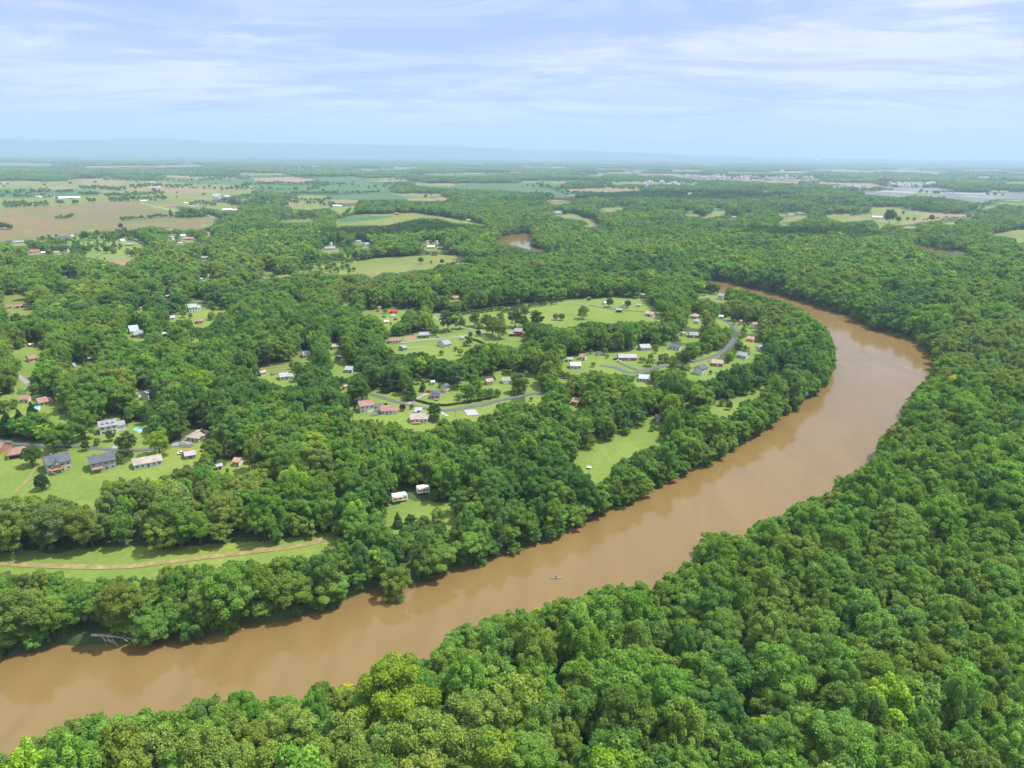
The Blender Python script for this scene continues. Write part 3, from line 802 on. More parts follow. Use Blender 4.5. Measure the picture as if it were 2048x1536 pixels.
def cmat(kind, col):
    key = (kind,) + tuple(col)
    if key not in _mc:
        if kind == 'roof':
            mt, t, o = new_mat('roof_shingle')
            p = t.nodes.new('ShaderNodeBsdfPrincipled')
            p.inputs['Roughness'].default_value = .85
            p.inputs['Specular IOR Level'].default_value = .25
            a = mix_c(t, ramp(t, noise(t, .5, 5, .6), .3, .7), tuple(v * .78 for v in col), tuple(min(1, v * 1.12) for v in col))
            g = t.nodes.new('ShaderNodeNewGeometry'); s = t.nodes.new('ShaderNodeSeparateXYZ')
            t.links.new(g.outputs['Position'], s.inputs[0])
            line = math_n(t, 'LESS_THAN', math_n(t, 'FRACT', math_n(t, 'MULTIPLY', s.outputs[2], 3.2)), .2)
            a = mix_c(t, math_n(t, 'MULTIPLY', line, .3), a, tuple(v * .5 for v in col))
            t.links.new(a, p.inputs['Base Color']); t.links.new(p.outputs[0], o.inputs[0])
        elif kind == 'wall':
            mt, t, o = new_mat('wall_siding')
            p = t.nodes.new('ShaderNodeBsdfPrincipled')
            p.inputs['Roughness'].default_value = .75
            p.inputs['Specular IOR Level'].default_value = .25
            g = t.nodes.new('ShaderNodeNewGeometry'); s = t.nodes.new('ShaderNodeSeparateXYZ')
            t.links.new(g.outputs['Position'], s.inputs[0])
            line = math_n(t, 'LESS_THAN', math_n(t, 'FRACT', math_n(t, 'MULTIPLY', s.outputs[2], 4.0)), .16)
            a = mix_c(t, ramp(t, noise(t, .4, 4), .3, .7), tuple(v * .9 for v in col), col)
            a = mix_c(t, math_n(t, 'MULTIPLY', line, .25), a, tuple(v * .5 for v in col))
            t.links.new(a, p.inputs['Base Color']); t.links.new(p.outputs[0], o.inputs[0])
        else:
            mt, t, o = new_mat('car_paint')
            p = t.nodes.new('ShaderNodeBsdfPrincipled')
            p.inputs['Base Color'].default_value = (*col, 1)
            p.inputs['Roughness'].default_value = .3
            p.inputs['Coat Weight'].default_value = .6
            t.links.new(p.outputs[0], o.inputs[0])
        _mc[key] = mt
    return _mc[key]


# ------------------------------------------------------------------ mesh helpers
COL = sc.collection


def link(o, parent=None):
    COL.objects.link(o)
    if parent is not None:
        o.parent = parent
    return o


def mesh_np(name, V, Fq, mats, mat_idx=None, lv=None, smooth=False):
    me = bpy.data.meshes.new(name)
    V = np.asarray(V, np.float32)
    Fq = np.asarray(Fq, np.int32)
    me.vertices.add(len(V)); me.vertices.foreach_set('co', V.ravel())
    k = Fq.shape[1]
    me.loops.add(Fq.size); me.loops.foreach_set('vertex_index', Fq.ravel())
    me.polygons.add(len(Fq))
    me.polygons.foreach_set('loop_start', np.arange(0, Fq.size, k, dtype=np.int32))
    me.polygons.foreach_set('loop_total', np.full(len(Fq), k, np.int32))
    for mm in mats:
        me.materials.append(mm)
    if mat_idx is not None:
        me.polygons.foreach_set('material_index', np.asarray(mat_idx, np.int32))
    if smooth:
        me.polygons.foreach_set('use_smooth', np.ones(len(Fq), bool))
    if lv is not None:
        a = me.attributes.new('lv', 'FLOAT', 'POINT')
        a.data.foreach_set('value', np.asarray(lv, np.float32))
    me.update(calc_edges=True)
    return me


def tag(o, label=None, cat=None, group=None, kind=None):
    if label: o['label'] = label
    if cat: o['category'] = cat
    if group: o['group'] = group
    if kind: o['kind'] = kind
    return o


class MB:
    """collects quads"""
    def __init__(s):
        s.v = []; s.f = []

    def quad(s, a, b, c, d):
        n = len(s.v); s.v += [a, b, c, d]; s.f.append((n, n + 1, n + 2, n + 3))

    def box(s, x0, x1, y0, y1, z0, z1):
        n = len(s.v)
        s.v += [(x0, y0, z0), (x1, y0, z0), (x1, y1, z0), (x0, y1, z0), (x0, y0, z1), (x1, y0, z1), (x1, y1, z1), (x0, y1, z1)]
        for f in ((0, 3, 2, 1), (4, 5, 6, 7), (0, 1, 5, 4), (1, 2, 6, 5), (2, 3, 7, 6), (3, 0, 4, 7)):
            s.f.append(tuple(n + i for i in f))

    def prism(s, prof, axis, a, b):
        """prof: list of 2D points (convex), extruded along axis 'x' or 'y' from a to b"""
        n = len(s.v); k = len(prof)
        for q in (a, b):
            for (u, z) in prof:
                s.v.append((q, u, z) if axis == 'x' else (u, q, z))
        s.f.append(tuple(n + i for i in range(k)))
        s.f.append(tuple(n + k + i for i in reversed(range(k))))
        for i in range(k):
            j = (i + 1) % k
            s.f.append((n + i, n + k + i, n + k + j, n + j))

    def tube(s, pts, rad, seg=7):
        pts = [np.array(p_, float) for p_ in pts]
        n0 = len(s.v)
        for i, p_ in enumerate(pts):
            d = pts[min(i + 1, len(pts) - 1)] - pts[max(i - 1, 0)]
            d /= (np.linalg.norm(d) + 1e-9)
            a = np.cross(d, (0, 0, 1) if abs(d[2]) < .9 else (1, 0, 0)); a /= np.linalg.norm(a)
            b = np.cross(d, a)
            for j in range(seg):
                an = 2 * math.pi * j / seg
                s.v.append(tuple(p_ + rad[i] * (math.cos(an) * a + math.sin(an) * b)))
        for i in range(len(pts) - 1):
            for j in range(seg):
                k = (j + 1) % seg
                s.f.append((n0 + i * seg + j, n0 + i * seg + k, n0 + (i + 1) * seg + k, n0 + (i + 1) * seg + j))
        s.f.append(tuple(n0 + j for j in reversed(range(seg))))
        e = n0 + (len(pts) - 1) * seg
        s.f.append(tuple(e + j for j in range(seg)))

    def cyl(s, x, y, z0, z1, r0, r1=None, seg=20):
        s.tube([(x, y, z0), (x, y, z1)], [r0, r0 if r1 is None else r1], seg)

    def mesh(s, name, mat):
        me = bpy.data.meshes.new(name)
        me.from_pydata([tuple(map(float, q)) for q in s.v], [], s.f)
        me.materials.append(mat)
        me.update()
        return me

    def obj(s, name, mat, parent=None):
        return link(bpy.data.objects.new(name, s.mesh(name, mat)), parent)


# ------------------------------------------------------------------ ground, split by land cover; river
PX = math.degrees(1 / FPX)
az_f = np.arange(-38, 38.001, PX * 2.2)
az = np.radians(np.concatenate([np.arange(-180, -38.5, 3), az_f, np.arange(39.5, 180.1, 3)]))
dep = np.concatenate([np.linspace(88, 50, 10), np.arange(49, 38, -.25), np.arange(38, 4, -PX * 2.0), np.arange(4, .75, -PX * 1.0), np.geomspace(.74, .165, 34)])
rad = CAMZ / np.tan(np.radians(dep))
A, Rr = np.meshgrid(az, rad)
GX = (Rr * np.sin(A)).ravel(); GY = (Rr * np.cos(A)).ravel()
GP = np.stack([GX, GY], 1)
gsd = river_sd(GP)
GZ = height(GP, gsd)
nr, nc = len(rad), len(az)
idx = np.arange(nr * nc).reshape(nr, nc)
FQ = np.stack([idx[:-1, :-1], idx[:-1, 1:], idx[1:, 1:], idx[1:, :-1]], -1).reshape(-1, 4)
V3 = np.stack([GX, GY, GZ], 1)
cen = V3[FQ].mean(1)
u, v, zf = proj(cen)
fc = lookup(ground_cls, np.where(zf > 1, np.clip(u, -75, 2122), -999), v)
fc[(zf < 1) | (u < -400) | (u > 2448)] = 0
fc[fc == WATERC] = 0
fsd = gsd[FQ].min(1)
fc[fsd < 4] = 0


def submesh(sel, name, mat, V=V3, smooth=True):
    Fs = FQ[sel]
    uq, inv = np.unique(Fs, return_inverse=True)
    me = mesh_np(name, V[uq], inv.reshape(Fs.shape), [mat], smooth=smooth)
    return link(bpy.data.objects.new(name, me))


tag(submesh(fc == 0, 'ground', M['floor']), kind='structure')
for c, nm, mk in ((LAWN, 'grass', 'lawn'), (HAY, 'meadow', 'hay'), (BROWN, 'stubble_field', 'brown'), (TAN, 'grain_field', 'tan'), (CROP, 'crop_field', 'crop'),
                  (GREY, 'cleared_land', 'grey'), (DIRT, 'bare_soil', 'dirt'), (DEEP_CROP, 'dark_crop_field', 'deep_crop')):
    if (fc == c).any():
        tag(submesh(fc == c, nm, M[mk]), kind='structure')
Vw = V3.copy(); Vw[:, 2] = 0.0
tag(submesh(fsd < 7.5, 'river_water', M['water'], Vw), kind='structure')


# hills on the horizon
def ridge(pts, y0, y1, name, seed):
    pts = np.array(pts, float)
    xs = np.arange(-1200, 3260, 12.0)
    ys = np.interp(xs, pts[:, 0], pts[:, 1])
    rs = np.random.default_rng(seed)
    wob = np.cumsum(rs.normal(0, .32, len(xs))); wob -= np.convolve(wob, np.ones(25) / 25, 'same')
    ys = ys + wob
    ymid = (y0 + y1) / 2
    rows = []
    d = rays(np.stack([xs, ys], 1))
    tt = ymid / np.hypot(d[:, 0], d[:, 1])
    top = CAMZ + d[:, 2] * tt
    top = np.maximum(top, 5)
    ang = np.arctan2(d[:, 0], d[:, 1])
    rr = np.linspace(y0, y1, 13)
    V = []
    for q, r_ in enumerate(rr):
        prof = math.sin(math.pi * q / 12) ** .8
        z = -2 + (top + 2) * prof * (1 + .06 * np.sin(ang * 90 + q) * (1 - prof))
        V.append(np.stack([r_ * np.sin(ang), r_ * np.cos(ang), z], 1))
    V = np.concatenate(V)
    n = len(xs)
    ii = np.arange(13 * n).reshape(13, n)
    Fk = np.stack([ii[:-1, :-1], ii[:-1, 1:], ii[1:, 1:], ii[1:, :-1]], -1).reshape(-1, 4)
    me = mesh_np(name, V, Fk, [M['floor']], smooth=True)
    tag(link(bpy.data.objects.new(name, me)), kind='structure')


ridge([(-1200, 276), (0, 278), (180, 280), (340, 277), (430, 283), (600, 286), (750, 290), (900, 293), (1024, 297), (1180, 301), (1330, 308), (1450, 313), (1700, 318), (3300, 330)], 20500, 25000, 'hills', 3)


# ------------------------------------------------------------------ roads, lanes
def catmull(P, step):
    P = np.asarray(P, float)
    if len(P) == 2:
        n = max(2, int(np.linalg.norm(P[1] - P[0]) / step))
        return P[0] + (P[1] - P[0]) * np.linspace(0, 1, n)[:, None]
    E = np.vstack([2 * P[0] - P[1], P, 2 * P[-1] - P[-2]])
    out_ = []
    for i in range(1, len(E) - 2):
        n = max(2, int(np.linalg.norm(E[i + 1] - E[i]) / step))
        for t_ in np.linspace(0, 1, n, endpoint=False):
            a, b, c, d = E[i - 1], E[i], E[i + 1], E[i + 2]
            out_.append(.5 * (2 * b + (c - a) * t_ + (2 * a - 5 * b + 4 * c - d) * t_ ** 2 + (3 * b - 3 * c + d - a) * t_ ** 3))
    out_.append(P[-1])
    return np.array(out_)


road_corr = []


def strip(name, pts, width, mat, lift=.12, clear=True):
    P = land(pts)[:, :2]
    C = catmull(P, 3.0)
    width = width * (.55 if mat != 'dirt_track' else .8)
    T = np.gradient(C, axis=0); T /= np.linalg.norm(T, axis=1)[:, None] + 1e-9
    Nn = np.stack([-T[:, 1], T[:, 0]], 1)
    rows = []
    for s_ in (-.5, -.17, .17, .5):
        Q = C + Nn * width * s_
        z = height(Q) + lift
        rows.append(np.column_stack([Q, z]))
    top = np.stack(rows, 1).reshape(-1, 3)
    n = len(C)
    ii = np.arange(4 * n).reshape(n, 4)
    f = np.stack([ii[:-1, :-1], ii[:-1, 1:], ii[1:, 1:], ii[1:, :-1]], -1).reshape(-1, 4)
    me = mesh_np(name, top, f, [M[mat]], smooth=True)
    o_ = tag(link(bpy.data.objects.new(name, me)), kind='structure')
    if clear:
        uu, vv, zz_ = proj(np.column_stack([C, height(C)]))
        wpx = FPX * width / np.maximum(zz_, 1)
        for a_, b_, w_ in zip(uu, vv, wpx):
            hw = w_ * .5 + .8; hh = max(1.0, hw * .35)
            y0, y1 = int(b_ - hh), int(b_ + hh) + 1
            x0, x1 = int(a_ - hw) + 76, int(a_ + hw) + 77
            if y0 > 0 and x0 > 0:
                keep_clear[y0:y1, x0:x1] = True
                hard_clear[y0:y1, x0:x1] = True
    road_corr.append((C, width))
    return o_


strip('dirt_path', [(-60, 1126), (0, 1127), (68, 1131), (154, 1134), (256, 1133), (325, 1125), (410, 1115), (513, 1103), (598, 1092), (640, 1082), (666, 1073)], 3.2, 'dirt_track', .15)
strip('dirt_path', [(30, 985), (55, 960), (70, 938), (82, 918), (90, 905)], 1.3, 'dirt_track', .12)
strip('road', [(-60, 878), (0, 882), (28, 887), (80, 890), (152, 893), (200, 897), (250, 901), (300, 899), (345, 892), (385, 893)], 5.5, 'asphalt', .15)
strip('driveway', [(228, 898), (236, 885), (240, 870)], 4, 'gravel', .2)
strip('driveway', [(350, 893), (352, 884), (362, 882), (382, 888)], 5, 'gravel', .21)
strip('road', [(742, 789), (765, 795), (790, 803), (815, 809), (840, 814), (870, 820), (905, 820), (940, 814), (975, 808), (992, 803), (1020, 797), (1060, 789), (1085, 784)], 6, 'asphalt', .15)
strip('driveway', [(762, 807), (770, 818), (760, 828), (740, 831)], 5, 'asphalt', .22)
strip('driveway', [(750, 824), (757, 815), (752, 808)], 4, 'asphalt', .24)
strip('driveway', [(816, 808), (835, 797), (856, 787)], 5, 'gravel', .21)
strip('driveway', [(838, 815), (834, 826), (829, 833)], 7, 'concrete', .2)
strip('driveway', [(879, 823), (888, 829), (897, 833)], 3, 'concrete', .2)
strip('driveway', [(785, 811), (778, 820)], 4, 'dirt_track', .2)
strip('driveway', [(939, 820), (947, 831)], 11, 'concrete', .22)
strip('road', [(775, 686), (800, 686), (840, 681), (875, 678), (905, 675), (930, 671), (945, 668)], 4.5, 'gravel', .15)
strip('lane', [(945, 668), (970, 664), (955, 661), (930, 656), (905, 651), (880, 641), (868, 635), (875, 630), (890, 628), (930, 628), (987, 620), (1045, 612), (1123, 605), (1180, 610), (1240, 613)], 3.2, 'gravel', .15)
strip('driveway', [(800, 691), (815, 696), (830, 695), (850, 694)], 4, 'gravel', .18)
strip('lane', [(812, 620), (820, 613), (840, 618)], 3.5, 'gravel', .15)
strip('road', [(1200, 731), (1230, 735), (1262, 746), (1300, 737), (1340, 731), (1384, 724), (1410, 718), (1436, 709), (1452, 697), (1463, 685), (1470, 676)], 6.5, 'asphalt', .15)
strip('driveway', [(1240, 726), (1255, 733), (1275, 740)], 4, 'asphalt', .2)
strip('road', [(1438, 636), (1455, 644), (1470, 656), (1478, 666)], 6, 'asphalt', .15)
strip('lane', [(1200, 606), (1250, 603), (1285, 605)], 3, 'gravel', .13)
strip('lane', [(1395, 596), (1430, 592), (1448, 600)], 3, 'gravel', .13)
strip('lane', [(35, 750), (50, 763), (57, 771)], 5, 'gravel', .13)
strip('road', [(280, 406), (315, 414), (360, 424)], 7, 'concrete', .3)
strip('lane', [(183, 506), (215, 512), (262, 519)], 3.5, 'gravel', .3)
strip('lane', [(270, 478), (288, 488), (270, 490)], 3.5, 'gravel', .3)
strip('lane', [(415, 430), (440, 440)], 6, 'gravel', .3)

# ------------------------------------------------------------------ tree shapes
def leaf_cloud(rs, lobes, n, size, jitter=.55, up=.25, asp=1.0):
    """lobes: (cx,cy,cz,rx,rz) -> quads of leaf clumps on the lobes' outsides"""
    L = np.array(lobes)
    wgt = L[:, 3] ** 2
    k = rs.choice(len(L), n * 2, p=wgt / wgt.sum())
    d = rs.normal(size=(n * 2, 3)); d /= np.linalg.norm(d, axis=1)[:, None]
    d[:, 2] = np.where(d[:, 2] < -.35, -d[:, 2], d[:, 2])
    c = L[k]
    rr = np.where(rs.uniform(size=n * 2) < .14, rs.uniform(1.0, 1.25, n * 2), rs.uniform(.78, 1.05, n * 2))
    P = c[:, :3] + d * np.stack([c[:, 3], c[:, 3], c[:, 4]], 1) * rr[:, None]
    keep = np.ones(len(P), bool)
    for q in L:
        e = (P - q[:3]) / np.array([q[3], q[3], q[4]])
        keep &= (e ** 2).sum(1) > .62 ** 2
    P, d, k = P[keep][:n], d[keep][:n], k[keep][:n]
    n = len(P)
    nrm = d + rs.normal(size=(n, 3)) * jitter + np.array([0, 0, up])
    nrm /= np.linalg.norm(nrm, axis=1)[:, None]
    a = np.cross(nrm, rs.normal(size=(n, 3))); a /= np.linalg.norm(a, axis=1)[:, None]
    b = np.cross(nrm, a)
    s = size * rs.uniform(.6, 1.35, n)[:, None]
    a = a * s; b = b * s * asp * rs.uniform(.55, .95, n)[:, None]
    bend = nrm * s * .18
    V = np.stack([P - a, P - b * .9 + bend, P + a * 1.05, P + b + bend], 1).reshape(-1, 3)
    Fk = np.arange(4 * n).reshape(n, 4)
    lobev = rs.uniform(0, 1, len(L))[k]
    lv = np.clip(.35 * lobev + .65 * rs.uniform(0, 1, n), 0, 1)
    return V, Fk, np.repeat(lv, 4)


def crown_lobes(rs, kind, H, Rc, nl):
    lobes = []
    if kind == 'round':
        z0 = H * .56; rz = H * .42
        lobes.append((0, 0, z0 - rz * .08, Rc * .58, rz * .64))
        for i in range(nl):
            an = rs.uniform(0, 2 * math.pi); el = math.asin(rs.uniform(-.75, 1))
            q = rs.uniform(.58, .98)
            r = Rc * rs.uniform(.13, .33) * (1.25 - .5 * q)
            lobes.append((Rc * q * math.cos(an) * math.cos(el), Rc * q * math.sin(an) * math.cos(el), z0 + rz * q * math.sin(el), r, r * rs.uniform(.75, 1.05)))
    elif kind == 'plume':
        for i in range(nl):
            an = rs.uniform(0, 2 * math.pi); q = math.sqrt(rs.uniform(0, 1)) * .8
            r = Rc * rs.uniform(.10, .22)
            top = H * (1 - .45 * q * q) * rs.uniform(.74, 1.04)
            zl = rs.choice([1, .72, .5], p=[.55, .28, .17])
            lobes.append((Rc * q * math.cos(an), Rc * q * math.sin(an), top * zl - r * 1.3, r, r * rs.uniform(1.5, 2.3)))
        lobes.append((0, 0, H * .46, Rc * .5, H * .26))
    elif kind == 'cone':
        for i in range(nl):
            t_ = (i + .5) / nl
            for j in range(5):
                an = rs.uniform(0, 2 * math.pi); q = Rc * (1 - t_) ** .8
                lobes.append((q * .62 * math.cos(an), q * .62 * math.sin(an), H * (.1 + .86 * t_), q * .45 + .25, q * .25 + .4))
    elif kind == 'airy':
        for i in range(nl):
            an = rs.uniform(0, 2 * math.pi); q = rs.uniform(.3, .95); r = Rc * rs.uniform(.14, .24)
            lobes.append((Rc * q * math.cos(an), Rc * q * math.sin(an), H * rs.uniform(.25, .95) * (1 - .25 * q), r, r * .8))
    elif kind == 'bush':
        for i in range(nl):
            an = rs.uniform(0, 2 * math.pi); q = rs.uniform(0, .6); r = Rc * rs.uniform(.35, .6)
            lobes.append((Rc * q * math.cos(an), Rc * q * math.sin(an), H * rs.uniform(.25, .6), r, H * .38))
    return lobes


def trunk_mb(rs, H, Rc, kind):
    mb = MB()
    lean = rs.normal(0, .03 * H, 2)
    tr = H * .018 + .06
    mb.tube([(0, 0, -.6), (lean[0] * .3, lean[1] * .3, H * .25), (lean[0] * .7, lean[1] * .7, H * .5), (lean[0], lean[1], H * .8)], [tr * 1.25, tr, tr * .7, tr * .25], 6)
    if kind != 'cone':
        for i in range(5):
            an = 2 * math.pi * i / 5 + rs.uniform(-.4, .4); z = H * rs.uniform(.25, .45)
            mb.tube([(lean[0] * .5, lean[1] * .5, z), (Rc * .4 * math.cos(an), Rc * .4 * math.sin(an), z + H * .16), (Rc * .72 * math.cos(an), Rc * .72 * math.sin(an), z + H * .3)], [tr * .5, tr * .3, tr * .12], 5)
    return mb


HT, RT = 17.0, 6.0
HI = []            # (crown mesh, trunk mesh, kind)
specs_hi = [('round', 60), ('round', 80), ('plume', 90), ('plume', 110), ('airy', 70), ('round', 50), ('plume', 80), ('round', 95)]
for i, (k, nl) in enumerate(specs_hi):
    rs = np.random.default_rng(100 + i)
    lb = crown_lobes(rs, k, HT, RT * (1.0 if k != 'plume' else .95), nl)
    V, Fk, lv = leaf_cloud(rs, lb, 26000 if k != 'airy' else 15000, .19 if k != 'plume' else .17, jitter=.7, asp=1.0 if k != 'plume' else 1.2)
    me = mesh_np('crown', V, Fk, [M['leaf']], lv=lv)
    tm = trunk_mb(rs, HT, RT, k).mesh('trunk', M['bark'])
    HI.append((me, tm, k))
rs = np.random.default_rng(300)
V, Fk, lv = leaf_cloud(rs, crown_lobes(rs, 'cone', 14, 3.6, 12), 7000, .25)
HI_CONE = (mesh_np('crown', V, Fk, [M['leaf']], lv=lv), trunk_mb(rs, 14, 3.6, 'cone').mesh('trunk', M['bark']), 'cone')
V, Fk, lv = leaf_cloud(rs, crown_lobes(rs, 'bush', 3, 1.8, 9), 1500, .16)
HI_BUSH = (mesh_np('crown', V, Fk, [M['leaf']], lv=lv), trunk_mb(rs, 2, 1, 'bush').mesh('trunk', M['bark']), 'bush')

proto_col = bpy.data.collections.new('tree_kinds')     # sources of the woodland's instances, never in the scene itself
pn = [0]


def add_proto(V, Fk, lv, trunkmb=None):
    Vt, Ft = np.array(V), np.array(Fk)
    mi = np.zeros(len(Ft), np.int32)
    if trunkmb is not None:
        tq = [f for f in trunkmb.f if len(f) == 4]
        mi = np.concatenate([mi, np.ones(len(tq), np.int32)])
        Ft = np.vstack([Ft, np.array(tq) + len(Vt)])
        Vt = np.vstack([Vt, np.array(trunkmb.v)])
        lv = np.concatenate([lv, np.zeros(len(trunkmb.v))])
    nm = 'wood_%02d' % pn[0]
    me = mesh_np(nm, Vt, Ft, [M['leaf'], M['bark']], mat_idx=mi, lv=lv)
    o_ = bpy.data.objects.new(nm, me)
    proto_col.objects.link(o_)
    pn[0] += 1
    return pn[0] - 1


MID, LOW, P50, P150 = [], [], [], []
for i, k in enumerate(['round', 'round', 'plume', 'round', 'plume', 'airy', 'round']):
    rs = np.random.default_rng(500 + i)
    V, Fk, lv = leaf_cloud(rs, crown_lobes(rs, k, HT, RT, [46, 58, 80, 40, 70, 56, 50][i]), 9000 if k != 'airy' else 5600, .28, jitter=.75)
    MID.append(add_proto(V, Fk, lv, trunk_mb(rs, HT, RT, k)))
for i, k in enumerate(['round', 'round', 'plume', 'round', 'plume']):
    rs = np.random.default_rng(600 + i)
    V, Fk, lv = leaf_cloud(rs, crown_lobes(rs, k, HT, RT, [20, 26, 34, 18, 26][i]), 1500, .64)
    LOW.append(add_proto(V, Fk, lv))


def patch(rs, size, n, leaves, ls, hm):
    VV, FF, LL = [], [], []
    off = 0
    g = int(math.ceil(math.sqrt(n)))
    for i in range(g):
        for j in range(g):
            x = ((i + rs.uniform(.1, .9)) / g - .5) * size; y = ((j + rs.uniform(.1, .9)) / g - .5) * size
            Ht = hm * rs.uniform(.75, 1.2); rc = size / g * rs.uniform(.5, .68)
            V, Fk, lv = leaf_cloud(rs, crown_lobes(rs, 'round', Ht, rc, 7), leaves, ls)
            V = V + np.array([x, y, 0])
            VV.append(V); FF.append(Fk + off); LL.append(np.clip(lv * .55 + rs.uniform(0, .45), 0, 1)); off += len(V)
    return np.vstack(VV), np.vstack(FF), np.concatenate(LL)


for i in range(4):
    P50.append(add_proto(*patch(np.random.default_rng(700 + i), 52, 25, 260, 1.25, 16)))
for i in range(3):
    P150.append(add_proto(*patch(np.random.default_rng(720 + i), 160, 110, 80, 3.1, 17)))
rs = np.random.default_rng(800)
V, Fk, lv = leaf_cloud(rs, crown_lobes(rs, 'cone', 14, 3.6, 9), 1700, .45)
PCONE = add_proto(V, Fk, lv, trunk_mb(rs, 14, 3.6, 'cone'))

TINTS = {'mid green': (.104, .186, .036), 'deep green': (.068, .138, .036), 'olive green': (.132, .190, .038), 'lime green': (.175, .27, .030),
         'grey-green': (.112, .178, .050), 'yellow': (.38, .38, .03), 'maroon': (.055, .018, .024), 'fresh green': (.100, .198, .034),
         'pine green': (.035, .075, .030), 'rusty': (.20, .15, .07)}
TN = ['mid green', 'deep green', 'olive green', 'fresh green', 'grey-green', 'lime green']


def pick_tint(P, rs):
    x, y = P[:, 0], P[:, 1]
    a = np.sin(x / 47 + 1) * np.cos(y / 61) + .8 * np.sin((x - y) / 33) + .9 * np.sin(x / 150 + y / 210) * np.cos(y / 130) + rs.normal(0, .6, len(P))
    k = np.zeros(len(P), int)
    k[a < -1.0] = 1
    k[(a >= .2) & (a < .8)] = 3
    k[(a >= .8) & (a < 1.5)] = 2
    k[a >= 1.5] = 4
    k[rs.uniform(size=len(P)) < .018] = 5
    return k


# ------------------------------------------------------------------ houses and other built things, outlined first so that woods keep clear
# (x, y of front base in photo, width px, depth m, storeys, turn deg, wall rgb, roof rgb, roof kind, extras, label, category)
KH = .70
HPOS = land([(h[0], h[1]) for h in HOUSES])
HW = []
for h, p3 in zip(HOUSES, HPOS):
    dist = float((p3 - CAM) @ F_)
    rot = math.radians(h[5])
    wpx = h[2]
    wm = wpx * dist / FPX
    # the given width is the seen width: width*cos + depth*sin
    dm = h[3]
    wm = max(wm - .8, wm * .8); dm = dm * KH
    sn, cs = abs(math.sin(rot)), math.cos(rot)
    if dm * sn > .6 * wm: dm = .6 * wm / sn
    w_true = max((wm - dm * sn) / cs, dm * .7)
    if h[2] < 16: dm = min(dm, w_true * 1.1)
    HW.append((w_true, dm, dist))
    # keep the seen part clear of trees
    hh = (2.7 * KH * h[4] + dm * .24) * .95 + dm * .35
    hpx = FPX * hh / dist
    bot = h[1] + (1.0 if h[2] > 24 else .3)
    for arr_ in (keep_clear, hard_clear):
        fill(arr_, [(h[0] - wpx * .5, h[1] - hpx), (h[0] + wpx * .5, h[1] - hpx), (h[0] + wpx * .5, bot), (h[0] - wpx * .5, bot)], True)
house_xy = HPOS[:, :2]
house_r = np.array([max(a, b) * .5 + 2.5 for a, b, _ in HW])
EXTRA_CLEAR = [(168, 1276, 244, 1304), (268, 855, 290, 869), (352, 897, 396, 915), (785, 990, 815, 1006), (832, 979, 858, 990), (62, 808, 84, 822), (822, 815, 842, 832), (1225, 712, 1244, 727)]
for a in EXTRA_CLEAR:
    for arr_ in (keep_clear, hard_clear):
        fill(arr_, [(a[0], a[1]), (a[2], a[1]), (a[2], a[3]), (a[0], a[3])], True)

# ------------------------------------------------------------------ woods: every tree gets a place
SPX = 5.9


_ii = [None]


def rect_hits(u, v, hw, hh):
    if _ii[0] is None:
        _ii[0] = np.pad(keep_clear.astype(np.int32).cumsum(0).cumsum(1), ((1, 0), (1, 0)))
    I = _ii[0]
    x0 = np.clip(np.round(u - hw + 76).astype(int), 0, keep_clear.shape[1]); x1 = np.clip(np.round(u + hw + 77).astype(int), 0, keep_clear.shape[1])
    y0 = np.clip(np.round(v - hh).astype(int), 0, keep_clear.shape[0]); y1 = np.clip(np.round(v + hh + 1).astype(int), 0, keep_clear.shape[0])
    x1 = np.maximum(x0, x1); y1 = np.maximum(y0, y1)
    return I[y1, x1] - I[y0, x1] - I[y1, x0] + I[y0, x0]


def clear_of(P, z, h, r, low=.95):
    """True where the crown, as seen, leaves openings / water / houses in view"""
    n = len(P)
    C = np.column_stack([P, z + h * .56])
    u_, v_, zf_ = proj(C)
    phi = np.arctan2(CAMZ - C[:, 2], np.hypot(P[:, 0], P[:, 1]))
    a = FPX * r / np.maximum(zf_, 1)
    b = FPX * (h * .44 * np.cos(phi) + r * .55 * np.sin(phi)) / np.maximum(zf_, 1)
    ok = np.ones(n, bool)
    for q in range(14):
        an = 2 * math.pi * q / 14
        ok &= ~lookup(keep_clear, u_ + a * .9 * math.cos(an), v_ - b * np.where(math.sin(an) < 0, low, .95) * math.sin(an), False)
    ok &= ~lookup(keep_clear, u_, v_, False)
    ok &= rect_hits(u_, v_ - b * .2, a * .6, b * .42) == 0
    return ok


def base_ok(P, z, sd, margin):
    u_, v_, zf_ = proj(np.column_stack([P, z]))
    ok = ~lookup(keep_clear, u_, v_, False)
    ok &= sd > margin
    return ok


def house_free(P, extra=0):
    ok = np.ones(len(P), bool)
    for (hx, hy), hr in zip(house_xy, house_r):
        ok &= (P[:, 0] - hx) ** 2 + (P[:, 1] - hy) ** 2 > (hr + extra) ** 2
    return ok


def grid_pts(spacing, rmin, rmax, half, jit):
    n = int(rmax / (spacing * .9)) + 2
    xs = np.arange(-int(rmax * math.sin(math.radians(half)) / spacing) - 1, int(rmax * math.sin(math.radians(half)) / spacing) + 2)
    ys = np.arange(-2, n)
    X, Y = np.meshgrid(xs, ys)
    X = (X + .5 * (Y % 2)) * spacing + rng.uniform(-jit, jit, X.shape) * spacing
    Y = Y * spacing * .9 + rng.uniform(-jit, jit, Y.shape) * spacing
    P = np.stack([X.ravel(), Y.ravel()], 1)
    r = np.hypot(P[:, 0], P[:, 1])
    an = np.degrees(np.arctan2(np.abs(P[:, 0]), P[:, 1]))
    return P[(r > rmin) & (r < rmax) & (an < half)]


